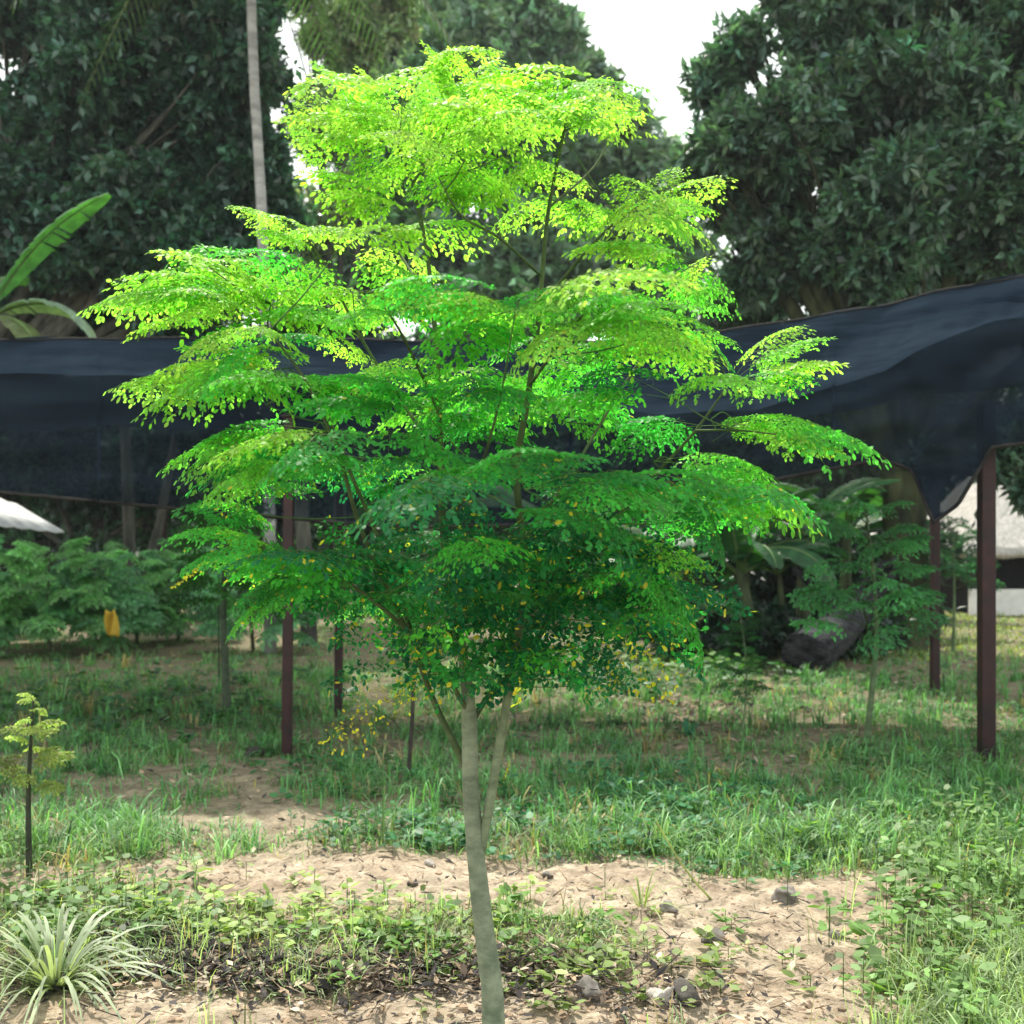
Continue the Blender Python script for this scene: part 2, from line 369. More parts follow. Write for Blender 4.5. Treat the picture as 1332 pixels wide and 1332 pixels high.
base = Gp(643, HOR+CH*F/TY)
tree = thing('moringa_tree', base, 'tall slender young tree with feathery bright green leaves, in the middle of the bare soil', 'tree')
def P3(a): return np.array([P(x, y, TY+d) for x, y, d in a])
trunk_pts = spline(np.vstack([[base-np.array([0, 0, .05])], P3([(641,1300,0),(634,1240,0),(625,1170,0),(617,1090,0),(612,1010,0),(610,930,0),(603,860,.02),(588,780,.04),(576,680,.05),(572,560,.02),(566,430,0),(554,320,.02),(536,240,.0),(518,190,-.05)])]), 6)
def rad_by(pts, tab):
    zs = np.array([p[2] for p in pts]); t = np.array(tab); return np.interp(-zs, -t[::-1, 0][::-1], t[::-1, 1][::-1])
n = len(trunk_pts)
def rz(z): return .82*np.interp(z, [0, .6, 1.0, 1.12, 1.5, 2.0, 2.4, 2.8], [.044, .0335, .029, .0215, .015, .011, .0075, .004])
rng = np.random.RandomState(3)
mb = MB(); add_tube(mb, trunk_pts, .04, sides=14, rad=rz(trunk_pts[:, 2]), wob=.06, rng=rng, col=(1, 1, 1))
def darken_up(mb, z0=.95, z1=1.5, to=(.36, .42, .27)):     # stem tint turns darker and greener with height
    for V_, C_ in zip(mb.V, mb.C):
        f = np.clip((V_[:, 2:3]-z0)/(z1-z0), 0, 1); C_ *= (1-f)+f*np.array(to)
darken_up(mb)
BR = [('trunk', mb)]
STEMS = {
 'side_stem': ([(626,1105,0),(636,1050,-.01),(648,980,-.02),(660,910,-.03),(674,830,-.03),(684,740,-.05),(672,620,-.08),(686,520,-.08),(700,420,-.02),(706,350,.05),(714,270,.1),(738,150,.12)], .0155, .004),
 'b1': ([(607,1000,0),(590,965,.02),(570,925,.06),(552,880,.1),(528,800,.16),(492,700,.2),(458,620,.22),(425,540,.2),(390,490,.15)], .0115, .003),
 'b2': ([(560,900,.1),(520,800,-.05),(470,690,-.2),(440,590,-.3),(400,500,-.3),(350,430,-.28)], .008, .0025),
 'b3': ([(611,930,0),(560,850,-.1),(470,770,-.25),(390,730,-.3),(330,700,-.32)], .008, .0025),
 'b4': ([(613,940,0),(640,900,.08),(690,850,.2),(740,750,.3),(790,690,.35),(850,620,.35),(905,560,.3),(948,500,.25)], .010, .003),
 'b5': ([(684,760,-.05),(730,740,-.2),(780,690,-.35),(850,640,-.4),(920,620,-.4)], .007, .0025),
 'b6': ([(572,590,.02),(520,520,.2),(470,440,.3),(430,360,.35),(400,310,.3)], .0065, .0025),
 'b7': ([(702,400,0),(760,330,-.1),(800,290,-.15),(850,255,-.15)], .0055, .002),
 'b8': ([(705,360,.05),(650,310,-.15),(600,280,-.2),(570,230,-.2)], .0045, .002),
 'b9': ([(690,500,-.08),(740,430,-.3),(760,410,-.4),(790,390,-.45)], .005, .002),
 'b10': ([(572,540,.02),(545,480,-.25),(520,430,-.4),(500,400,-.45)], .005, .002),
 'b11': ([(576,690,.05),(620,620,-.3),(640,560,-.45),(650,520,-.5)], .005, .002),
 'b12': ([(684,700,-.05),(740,620,.2),(800,520,.4),(850,440,.45),(880,380,.4)], .006, .002),
 'b13': ([(905,560,.3),(960,560,.1),(1010,565,.02)], .004, .002),
 'b14': ([(425,540,.2),(380,470,.1),(350,430,.0),(352,395,0)], .004, .0018),
 'b15': ([(536,240,0),(575,180,.1),(598,120,.1)], .004, .0018),
 'b16': ([(560,400,0),(520,330,.3),(470,260,.35),(430,200,.3)], .005, .002),
 'b17': ([(714,270,.1),(770,220,.3),(800,170,.35)], .004, .0018),
}
skel = [trunk_pts]; 
for k, (pts, r0, r1) in STEMS.items():
    sp = spline(P3(pts), 6); skel.append(sp); mb = MB()
    add_tube(mb, sp, r0, sides=10 if k == 'side_stem' else 7, rad=np.maximum(r0*(1-np.linspace(0, 1, len(sp)))**.8+r1*np.linspace(0, 1, len(sp)), r1), col=(.9, .95, .85) if k == 'side_stem' else (.38, .45, .28))  # branch tint darkened: backlit silhouette put into the colour
    if k == 'side_stem': darken_up(mb)
    BR.append(('side_stem' if k == 'side_stem' else 'branch', mb))
SK = np.vstack(skel); SKI = np.concatenate([np.full(len(q), i) for i, q in enumerate(skel)])
crown = MB(); yel = MB(); twig = [BR[0][1]]
nfr = [0]
def tint_at(z, rng, T=None):  # by height: young tops yellower, low crown shade put in as darker tint
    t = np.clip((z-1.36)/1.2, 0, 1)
    if T is not None:                       # outer sprays young and paler; the crown's inner shade is put into the tint
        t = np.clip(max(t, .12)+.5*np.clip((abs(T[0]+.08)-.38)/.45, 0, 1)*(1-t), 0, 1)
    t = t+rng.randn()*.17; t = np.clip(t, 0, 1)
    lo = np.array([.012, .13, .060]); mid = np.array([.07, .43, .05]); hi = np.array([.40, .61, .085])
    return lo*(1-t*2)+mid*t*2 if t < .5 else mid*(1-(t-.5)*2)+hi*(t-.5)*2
def clear_of_camera(p): return p[1] > 2.15
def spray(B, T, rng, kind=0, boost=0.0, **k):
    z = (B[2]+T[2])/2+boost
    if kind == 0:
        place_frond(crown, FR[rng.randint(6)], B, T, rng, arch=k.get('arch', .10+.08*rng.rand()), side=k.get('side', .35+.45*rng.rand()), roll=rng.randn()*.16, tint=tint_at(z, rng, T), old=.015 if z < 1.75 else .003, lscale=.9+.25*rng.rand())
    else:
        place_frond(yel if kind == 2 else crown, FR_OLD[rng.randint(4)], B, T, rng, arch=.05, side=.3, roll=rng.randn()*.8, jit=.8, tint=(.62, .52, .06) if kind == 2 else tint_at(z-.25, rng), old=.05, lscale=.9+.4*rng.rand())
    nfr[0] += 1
def join_twig(node, r=.0028):
    d = SK-node; h = np.linalg.norm(d, axis=1)+np.where(d[:, 2] > -.02, .5, 0)
    a = SK[np.argmin(h)]; twig[0] = BR[SKI[np.argmin(h)]][1]
    m_ = (a+node)/2+np.array([0, 0, -.04*np.linalg.norm(a-node)])+.0
    s = spline([a, m_, node], 5); add_tube(twig[0], s, r, r*.55, sides=5, col=(.35, .6, .25))
# traced outer sprays: base (px,py,dy) then tips (px,py,dy)
OUT = [
 ((598,122,.1), [(556,60,.1),(643,78,.15),(585,66,-.05),(640,102,0)]),
 ((522,200,-.05), [(372,152,0),(388,182,-.1),(418,92,.1),(470,90,-.15),(560,95,-.1),(600,112,.1),(440,150,-.3)]),
 ((738,150,.12), [(652,118,.1),(700,112,-.05),(785,104,.1),(832,146,.1),(800,182,-.05),(690,158,-.2),(760,125,-.2)]),
 ((430,205,.3), [(372,160,.3),(392,112,.3),(470,112,.2)]),
 ((545,290,0), [(400,228,-.05),(425,250,-.2),(460,205,.1),(600,215,-.2),(640,228,.05)]),
 ((850,255,-.15), [(946,242,-.1),(930,275,-.2),(880,218,-.1),(800,228,-.3),(900,320,-.2),(820,300,-.4)]),
 ((800,290,-.15), [(905,305,.1),(880,340,-.1),(740,260,-.3),(900,262,0)]),
 ((400,310,.3), [(303,268,.3),(340,278,.1),(335,300,.2),(480,305,.1)]),
 ((352,395,0), [(122,402,.05),(150,372,-.05),(185,392,-.1),(215,418,-.15),(430,350,-.1)]),
 ((345,400,0), [(215,332,.15),(258,320,.25),(300,336,0),(255,345,-.1)]),
 ((390,490,.15), [(157,502,.1),(186,536,0),(215,478,-.05),(240,452,.1),(330,450,-.1)]),
 ((350,430,-.28), [(232,468,-.3),(262,520,-.35),(420,440,-.4),(330,430,-.5)]),
 ((425,560,.2), [(216,606,.1),(240,626,0),(262,578,.15),(290,648,-.05)]),
 ((400,600,-.2), [(265,650,-.25),(300,600,-.35),(440,610,-.5)]),
 ((345,700,-.32), [(216,702,-.3),(236,742,-.35),(290,690,-.4),(330,740,-.55)]),
 ((430,740,-.25), [(302,790,-.25),(330,812,-.35),(370,780,-.45),(300,822,-.2)]),
 ((948,500,.25), [(1093,474,.2),(1076,440,.25),(1042,424,.3),(1058,490,.1),(1020,508,.05),(860,440,.2),(900,430,.1)]),
 ((925,545,.2), [(1146,592,.15)]), ((945,552,.15), [(1100,590,.1),(1080,562,.2),(1000,548,.05)]),
 ((850,600,.3), [(1058,682,.2),(1040,652,.3),(1005,620,.2)]),
 ((880,620,-.35), [(1000,690,-.4),(985,640,-.35),(960,600,-.4),(940,735,-.4)]),
 ((805,665,.2), [(915,860,.15)]), ((790,700,-.2), [(900,830,-.2),(930,740,-.2),(865,800,-.35)]),
 ((880,380,.4), [(935,375,.4),(950,408,.35),(900,345,.4),(920,335,.3)]),
 ((790,390,-.45), [(825,388,-.55),(832,412,-.6),(740,368,-.6),(672,384,-.55),(668,412,-.6)]),
 ((505,400,-.45), [(490,378,-.55),(540,366,-.6),(636,388,-.6),(430,420,-.6),(600,368,-.5)]),
 ((560,545,-.3), [(440,490,-.5),(500,490,-.6),(632,492,-.65),(700,518,-.6),(380,528,-.45)]),
 ((760,420,-.4), [(840,440,-.6),(900,450,-.45),(700,470,-.7),(930,480,-.3)]),
]
rng = np.random.RandomState(11)
for b, tips in OUT:
    B = P(b[0], b[1], TY+b[2]); join_twig(B)
    for t in tips:
        T = P(t[0], t[1], TY+t[2]); d = T-B; L0 = np.linalg.norm(d)
        if L0 > .5:                                    # long reach: bare stalk first, the leaf starts further out
            B2 = B+d*(1-.46/L0); s = spline([B, (B+B2)/2+np.array([0, 0, .03]), B2], 4); add_tube(twig[0], s, .0024, .0016, sides=5, col=(.35, .6, .25))
        elif L0 < .24: B2 = B-np.array([0, 0, 0])+unit(-d)*(.05)+np.array([0, 0, -.05])
        else: B2 = B
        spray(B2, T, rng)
# interior nodes in layers
GAPS = [(690,180,48,26),(800,205,60,20),(430,268,62,20),(560,262,45,18),(440,348,55,22),(600,318,60,14),(880,345,30,16),(850,505,60,24),(905,560,55,22),(350,545,70,16),(250,550,60,22),(300,440,60,8),(470,560,40,40),(560,225,30,10),(380,470,50,10),(390,665,60,12),(600,640,40,20),(760,345,40,12),(960,600,60,10),(820,700,50,25),(600,460,45,12),(330,365,25,10)]
def gap(T):
    X, Y_ = proj(T); return any(((X-a)/c)**2+((Y_-b)/d)**2 < 1.3 for a, b, c, d in GAPS)
nodes = []
tries = 0
while len(nodes) < 64 and tries < 20000:
    tries += 1
    x = rng.uniform(230, 1000); y = rng.uniform(100, 800)
    if not inpoly(x, y): continue
    rad = min(1.0, max(.1, 1-abs(x-620)/470))
    rad *= min(1, (y-40)/260)
    dy = rng.uniform(-.85, .8)*rad
    q = P(x, y, TY+dy)
    if q[1] < 2.35: continue
    if any(np.linalg.norm((q-o)*np.array([1, .8, 1.5])) < .19 for o in nodes): continue
    nodes.append(q)
for q in nodes:
    join_twig(q)
    k = 0; a0 = rng.rand()*6.28
    for t in range(18):
        az = a0+t*2.4; el = rng.uniform(-.30, .18); Lf = rng.uniform(.30, .44)
        T = q+Lf*np.array([cos(az)*cos(el), sin(az)*cos(el), sin(el)])
        if T[1] < 2.15: continue
        X, Yp = proj(T)
        if not inpoly(X, Yp) or not inpoly(X, Yp+8) or gap(T) or gap(q+(T-q)*.65+[0, 0, .04]): continue
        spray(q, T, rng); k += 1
        if k >= 3: break
# old, loose, hanging leaves low in the crown
for i in range(170):
    for _ in range(50):
        x = rng.normal(665, 120); y = rng.uniform(680, 885)
        if inpoly(x, y) and abs(x-680) < 240-(y-690)*.35: break
    dy = rng.uniform(-.4, .45); q = P(x, y, TY+dy)
    az = rng.rand()*6.28; el = rng.uniform(-.9, .3); Lf = rng.uniform(.16, .27)
    T = q+Lf*np.array([cos(az)*cos(el), sin(az)*cos(el), sin(el)])
    X, Yp = proj(T)
    if Yp > 915: continue
    if i % 3 == 0: join_twig(q, .002)
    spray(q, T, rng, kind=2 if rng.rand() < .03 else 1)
for b, t in [((520,905,-.1),(425,962,-.1)), ((500,880,0),(465,900,0)), ((652,1020,.03),(662,990,0)), ((560,880,-.1),(490,915,-.1)), ((800,790,-.2),(868,905,-.2)), ((760,770,.2),(840,850,.2)),
             ((290,700,-.2),(230,760,-.25))]:
    B = P(b[0], b[1], TY+b[2]); T = P(t[0], t[1], TY+t[2])
    place_frond(yel, FR_OLD[rng.randint(4)], B, T, rng, arch=-.04, side=.2, roll=rng.randn()*.6, jit=.7, tint=(.66, .55, .05), lscale=.65)
crown.build('crown', M_moringa, tree); yel.build('yellowed_leaves', M_moringa, tree); [q.build(nm, M_bark_m, tree) for nm, q in BR]

# ------------------------------------------------------------------ shade net and its posts
def netY(px): return 8.1 if px < 800 else 8.05-.5*np.clip((px-800)/480, 0, 1.6)
NX = [-420, -200, 0, 165, 340, 520, 700, 870, 985, 1150, 1188, 1214, 1246, 1290, 1420, 1600]
RID = [430, 438, 444, 441, 440, 444, 447, 444, 426, 395, 388, 381, 375, 369, 345, 330]
EAV = [500, 492, 484, 488, 497, 512, 525, 540, 540, 478, 458, 448, 434, 420, 397, 380]
HEM = [620, 628, 640, 655, 671, 688, 686, 655, 630, 590, 604, 694, 664, 572, 562, 575]
us = np.linspace(-420, 1600, 420)
def ci(x, t): return np.interp(x, NX, np.convolve(np.pad(t, 1, mode='edge'), [.12, .76, .12], 'valid'))
rows = []; tr = []
for k, v in enumerate(np.linspace(0, 1, 9)):            # roof strip, ridge to eave
    rows.append([P(x, ci(x, RID)*(1-v)+ci(x, EAV)*v, netY(x)+.9*(1-v)) + np.array([0, .03*sin(x*.05+v*9), -.05*sin(pi*v)-.03*sin(pi*v)*sin(x*.028+v*4)-.012*sin(x*.17+v*6)*sin(pi*v)]) for x in us]); tr.append(.06)
for k, v in enumerate(np.linspace(0, 1, 16)[1:]):       # hanging skirt
    r_ = []
    for x in us:
        fold = .07*sin(x*.021+v*2.5)*v+.04*sin(x*.057+5*v)*v+.022*sin(x*.13-v*8)*(.3+v)+.012*sin(x*.31+v*13)+.03*sin(v*17+x*.012)
        drop = ci(x, EAV)*(1-v)+ci(x, HEM)*v
        r_.append(P(x, drop, netY(x)+fold-.12*sin(pi*v)*0))
    rows.append(r_); tr.append(.42)
def grid_faces(nr, nc):
    i = np.arange(nr-1)[:, None]*nc+np.arange(nc-1)[None, :]
    return np.stack([i, i+1, i+nc+1, i+nc], -1).reshape(-1, 4)
def fade(rows, tr): return np.repeat(np.array(tr), len(rows[0]))[:, None]*np.ones((1, 3))
net = thing('shade_net', P(666, 0, 8.1)*np.array([1, 1, 0]), 'long dark blue shade netting strung on red posts behind the feathery tree', 'shade net')
mb = MB(); R9 = np.array(rows[:9]); mb.add(R9.reshape(-1, 3), grid_faces(9, len(us)), fade(rows[:9], tr[:9])); mb.build('front_slope', M_net, net)
mb = MB(); RS = np.array(rows[8:]); tt = fade(rows[8:], [.3]+tr[9:])*np.tile(np.clip((1215-us)/90, .25, 1)[:, None], (len(RS), 1)); mb.add(RS.reshape(-1, 3), grid_faces(len(RS), len(us)), tt); mb.build('skirt', M_net, net)
for x in (-330, -60, 130, 452, 742, 1085, 1420):       # sewn seams between the cloth widths
    k = int(np.argmin(abs(us-x))); sq = np.concatenate([R9[:, k], RS[1:, k]])-np.array([0, .012, 0]); mb = MB(); V = []
    for q in sq: V += [q-[.011, 0, 0], q+[.011, 0, 0]]
    mb.add(V, [(2*i, 2*i+1, 2*i+3, 2*i+2) for i in range(len(sq)-1)], (.05, .05, .05)); mb.build('seam', M_net, net)
# roof behind the ridge, falling to the back posts
back = []
for v in np.linspace(0, 1, 10):
    back.append([P(x, ci(x, RID), netY(x)+.9)*np.array([1+.3*v, 1, 1])+np.array([0, 2.6*v, -.42*v-.25*sin(pi*v)+.03*sin(x*.03+v*4)]) for x in us])
mb = MB(); back = np.array(back); mb.add(back.reshape(-1, 3), grid_faces(10, len(us)), (.06, .06, .06)); mb.build('back_slope', M_net, net)
mb = MB(); add_tube(mb, RS[-1], .014, sides=6); mb.build('hem_rope', M_dark, net)
mb = MB(); add_tube(mb, R9[0]+np.array([0, 0, .006]), .008, sides=6); mb.build('ridge_wire', M_dark, net)

GP = 'dark red posts holding up the shade net'
def post(px, py, Y, top, w, label, lean=0):
    b = Gp(px, py) if Y is None else np.array([(px-666)/F*Y, Y, float(gz((px-666)/F*Y, Y))])
    e = thing('metal_post', b, label, 'post', GP)
    mb = MB(); t = np.array([b[0]+lean, b[1], top])
    h = w/2; n = 8; V = []
    for k in range(n+1):
        c = b-np.array([0, 0, .12])+(t-b+np.array([0, 0, .12]))*k/n
        for sx, sy in ((-1,-1),(1,-1),(1,1),(-1,1)):
            V.append(c+np.array([sx*h, sy*h, 0]))
    Fq = [(4*k+i, 4*k+(i+1) % 4, 4*k+4+(i+1) % 4, 4*k+4+i) for k in range(n) for i in range(4)]+[(3,2,1,0), (4*n, 4*n+1, 4*n+2, 4*n+3)]
    mb.add(V, Fq); o = mb.build('shaft', M_post, e, smooth=False)
    bv = o.modifiers.new('b', 'BEVEL'); bv.width = .006; bv.segments = 2
    mb = MB(); add_box(mb, (t[0]-h*1.5, t[1]-h*1.5, t[2]+.001), (t[0]+h*1.5, t[1]+h*1.5, t[2]+.015)); mb.build('cap', M_post, e)
    return e
post(373, 985, None, 2.5, .070, 'dark red post nearest the feathery tree on its left, left of its thinner twin', .02)
post(440, 930, None, 2.35, .072, 'dark red post just left of the feathery trunk behind the yellow leaf spray', .02)
post(1283, 997, None, 2.55, .098, 'thick dark red post at the right, in front of the thatched hut')
post(1216, 905, None, 2.3, .085, 'thinner red post between the right sapling and the thick red post')
post(211, 845, 25.5, 2.9, .16, 'far dark post seen under the netting beside the pale wall')

# ------------------------------------------------------------------ big trees behind
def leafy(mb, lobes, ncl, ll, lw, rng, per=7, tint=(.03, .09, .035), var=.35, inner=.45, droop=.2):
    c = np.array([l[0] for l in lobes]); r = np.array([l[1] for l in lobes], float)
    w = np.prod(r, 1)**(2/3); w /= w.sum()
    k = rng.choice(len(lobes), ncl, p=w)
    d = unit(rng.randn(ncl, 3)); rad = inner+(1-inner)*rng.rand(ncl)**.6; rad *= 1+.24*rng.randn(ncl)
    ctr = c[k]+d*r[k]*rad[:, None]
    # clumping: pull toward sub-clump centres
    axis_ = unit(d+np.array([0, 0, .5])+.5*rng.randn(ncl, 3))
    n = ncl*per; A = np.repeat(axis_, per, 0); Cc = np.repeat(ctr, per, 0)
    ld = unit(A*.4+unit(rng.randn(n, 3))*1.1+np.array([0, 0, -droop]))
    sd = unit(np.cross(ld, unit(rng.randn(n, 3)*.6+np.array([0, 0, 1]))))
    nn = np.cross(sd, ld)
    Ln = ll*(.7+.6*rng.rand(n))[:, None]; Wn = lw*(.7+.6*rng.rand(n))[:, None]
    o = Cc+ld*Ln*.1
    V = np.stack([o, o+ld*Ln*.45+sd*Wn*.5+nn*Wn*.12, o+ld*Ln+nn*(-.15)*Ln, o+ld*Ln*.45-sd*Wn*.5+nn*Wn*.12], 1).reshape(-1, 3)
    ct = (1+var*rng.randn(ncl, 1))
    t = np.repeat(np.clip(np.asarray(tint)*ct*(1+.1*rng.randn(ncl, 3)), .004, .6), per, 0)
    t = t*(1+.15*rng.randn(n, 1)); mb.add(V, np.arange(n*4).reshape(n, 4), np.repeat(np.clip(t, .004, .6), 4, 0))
def big_tree(name, base, lobes_px, Y, trunk_r, ncl, ll, lw, seed, tint, label, bark=M_bark, per=7, depth=.8, inner=.45, droop=.2, subs=22, zr=.85, mat=None, fork=.45):
    rng = np.random.RandomState(seed)
    b = np.array([(base-666)/F*Y, Y, float(gz((base-666)/F*Y, Y))])
    e = thing(name, b, label, 'tree')
    lobes = []
    cs = []
    for (px, py, rp, dy) in lobes_px:
        c = P(px, py, Y+dy); r = rp/F*(Y+dy); cs.append((c, r))
        for s in range(subs):
            d = unit(rng.randn(3)); q = c+d*r*np.array([.75, .75*depth, .7])*rng.uniform(.5, 1)
            rr = r*rng.uniform(.16, .48); lobes.append((q, (rr, rr, rr*zr)))
    mb = MB(); leafy(mb, lobes, ncl, ll, lw, rng, per=per, tint=tint, inner=inner, droop=droop); mb.build('crown', mat or M_leaf, e)
    mb = MB()
    cc = np.mean([c for c, r in cs], 0); top = np.array([b[0]*.8+cc[0]*.2, b[1], b[2]+(cc[2]-b[2])*fork])
    sp = spline([b-np.array([0, 0, .3]), b+(top-b)*.5+np.array([.1, 0, 0]), top], 6)
    add_tube(mb, sp, trunk_r*1.15, trunk_r*.8, sides=12, wob=.18, rng=rng); mb.build('trunk', bark, e)
    mb = MB()
    for c, r in cs:
        sp = spline([top-np.array([0, 0, .3]), (top+c)/2+rng.randn(3)*.25*r*.5, c], 5); add_tube(mb, sp, trunk_r*.5, trunk_r*.15, sides=7, wob=.15, rng=rng)
        for s in range(4):
            q = c+unit(rng.randn(3))*r*.7; sp2 = spline([sp[-5], (sp[-5]+q)/2+rng.randn(3)*.1*r, q], 4); add_tube(mb, sp2, trunk_r*.16, trunk_r*.04, sides=5)
    mb.build('limbs', bark, e)
    return e
big_tree('mango_tree', 1172, [(1140,120,150,0),(1010,170,95,-.5),(1300,60,190,.5),(1340,260,150,-.5),(1170,300,120,-1),(1010,330,95,.3),(1130,-80,170,.5),(1480,150,200,1),(1060,20,90,0),(950,250,60,.5),(960,400,70,1.5),(1240,380,110,.5),(1420,400,120,.5),(1318,598,44,-1),(1345,640,26,-1),(1395,590,60,-1),(1185,590,36,0),(925,110,42,0),(935,185,50,0),(905,225,40,.5),(965,60,45,0)], 17, .34, 27000, .21, .085, 1, (.085, .17, .11), 'massive dark leafy tree filling the upper right corner, thick mossy trunk', bark=M_moss, droop=.1)
big_tree('forest_tree', -150, [(120,120,150,0),(280,80,100,-.5),(20,300,150,0),(190,300,120,-.7),(320,220,65,.5),(310,360,80,.5),(60,-60,180,0),(250,-70,150,0),(-150,150,180,1),(-120,360,140,0),(220,420,100,1),(340,20,50,0),(325,205,60,0),(285,150,70,0),(350,280,60,.5),(300,280,60,0),(60,200,110,1),(345,120,40,.5),(245,215,65,.5),(195,175,60,0),(265,255,50,0),(50,410,80,1),(130,420,70,1)], 19, .3, 27000, .2, .10, 2, (.05, .125, .085), 'huge very dark leafy tree filling the upper left corner', droop=.3)
big_tree('distant_tree', 640, [(640,100,120,0),(540,200,120,1),(730,200,110,0),(820,240,75,0),(600,10,90,2),(680,40,60,0),(470,330,120,1),(650,360,140,0),(840,360,100,1),(760,110,45,0),(520,60,80,2),(600,-80,110,3),(800,165,55,0),(850,220,50,0),(720,60,40,0)], 34, .35, 22000, .40, .2, 3, (.17, .29, .19), 'broad grey green tree further off behind the top of the feathery tree', droop=.2)  # pale grey in the leaf tint stands in for distance haze
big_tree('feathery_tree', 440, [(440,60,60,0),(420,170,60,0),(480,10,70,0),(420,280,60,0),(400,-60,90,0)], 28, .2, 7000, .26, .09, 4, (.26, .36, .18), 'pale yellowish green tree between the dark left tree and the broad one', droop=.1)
big_tree('shade_tree', 900, [(900,500,110,0),(1010,560,80,0),(760,560,110,0),(880,620,80,0),(1090,520,90,0),(900,400,50,0)], 27, .25, 10000, .24, .1, 5, (.03, .085, .04), 'dark rounded tree seen through the netting to the right of the feathery tree')
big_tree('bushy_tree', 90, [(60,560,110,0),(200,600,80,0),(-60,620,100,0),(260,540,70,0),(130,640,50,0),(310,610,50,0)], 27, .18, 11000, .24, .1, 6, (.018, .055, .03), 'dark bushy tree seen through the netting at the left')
big_tree('background_tree', 520, [(520,590,110,0),(400,560,90,0),(640,600,90,0),(450,660,50,0),(620,680,50,0)], 30, .2, 11000, .26, .11, 7, (.04, .1, .04), 'mid green tree hidden low behind the feathery tree and netting')
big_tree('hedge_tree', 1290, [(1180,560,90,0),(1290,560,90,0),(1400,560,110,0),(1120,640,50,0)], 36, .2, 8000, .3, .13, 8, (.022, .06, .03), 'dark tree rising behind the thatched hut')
BELT = [(-170, 38, 'dense green tree outside the left end of the far belt'), (40, 36, 'dense dark tree in the far belt behind the tin roof'), (250, 38, 'dense dark tree in the far belt behind the pale wall'), (430, 40, 'dense tree in the far belt behind the two left posts'), (620, 41, 'dense tree in the far belt straight behind the feathery trunk'), (800, 39, 'dense tree in the far belt right of the feathery trunk'), (975, 38, 'dense tree in the far belt behind the banana clump'), (1130, 40, 'dense tree in the far belt behind the mossy trunk'), (1480, 42, 'dense tree in the far belt beyond the hut')]
for i, (px, Y, lab) in enumerate(BELT):
    big_tree('belt_tree', px, [(px-60, 650, 85, 0), (px+60, 640, 85, .5), (px, 570, 100, 0), (px-70, 500, 80, 1), (px+70, 500, 80, 1), (px, 720, 60, -1), (px+80, 730, 50, -1), (px-80, 730, 50, -1)], Y, .25, 5200, .42, .22, 400+i, (.03+.01*(i % 3), .09+.02*(i % 3), .05), lab)['group'] = 'belt of dense trees at the back of the plot'
# tall bare trunks
def stem_tree(name, pts, Y, r0, r1, mat, label, crown=None, seed=0, tint=(.03, .08, .03)):
    rng = np.random.RandomState(seed); p = [P(x, y, Y) for x, y in pts]; p[0][2] = float(gz(p[0][0], p[0][1]))-.1
    e = thing(name, p[0]+np.array([0, 0, .1]), label, 'tree')
    mb = MB(); add_tube(mb, spline(p, 8), r0, r1, sides=12, wob=.1, rng=rng); mb.build('trunk', mat, e)
    if crown:
        lobes = [(P(x, y, Y), np.array([r/F*Y]*3)) for x, y, r in crown]
        mb = MB(); leafy(mb, lobes, 900, .3, .08, rng, tint=tint); mb.build('crown', M_leaf, e)
    return e
def palm(pts, Y, r0, r1, label, seed, nf=16, fl=3.4):
    e = stem_tree('coconut_palm', pts, Y, r0, r1, M_palm, label, seed=seed)
    rng = np.random.RandomState(seed); top = P(pts[-1][0], pts[-1][1], Y)
    for i in range(nf):
        mb = MB(); az = i*2.4; el = rng.uniform(-.2, 1.1); d = np.array([cos(az), sin(az), 0])
        pts_ = [top+d*fl*s*cos(el)*.95+np.array([0, 0, fl*(s*sin(el)-.75*s*s)]) for s in np.linspace(0, 1, 14)]
        add_tube(mb, pts_, .035, .008, sides=5, col=(.1, .15, .04))
        s_ = unit(np.cross(d, (0, 0, 1)))
        for k in range(1, 14):
            for q in range(3):
                o = pts_[k-1]+(pts_[k]-pts_[k-1])*q/3; dd = unit(pts_[k]-pts_[k-1]); ln = .62*sin(pi*min(.95, (k+.8)/14.5))+.12
                for sg in (1, -1):
                    l = unit(sg*s_+dd*.6+np.array([0, 0, -.5-.3*rng.rand()])); w = dd*.022
                    mb.add([o-w, o+l*ln*.5-w, o+l*ln+np.array([0, 0, -.05]), o+l*ln*.5+w, o+w], [(0, 1, 2, 3, 4)], np.array([.045, .1, .03])*(.8+.4*rng.rand()))
        mb.build('frond', M_leaf, e)
    return e
palm([(352,832),(350,650),(346,450),(340,270),(330,90),(322,-180)], 16.2, .095, .065, 'pale slender palm trunk rising behind the left side of the feathery tree', 21)
stem_tree('slim_tree', [(170,812),(168,700),(164,590),(160,480),(158,400)], 22, .13, .08, M_bark, 'slim grey trunk seen through the netting at the left', [(160,420,60),(130,380,50)], 31)
stem_tree('leaning_tree', [(182,805),(190,745),(208,680),(222,600),(240,500)], 24, .12, .07, M_bark, 'thin grey trunk leaning right under the netting, beside the slim one', [(240,480,60)], 32)
stem_tree('stout_tree', [(402,838),(400,780),(396,720),(392,660),(392,560),(398,480)], 18, .15, .1, M_bark, 'rough grey trunk standing behind the two left red posts', [(400,470,60),(430,440,50)], 33)

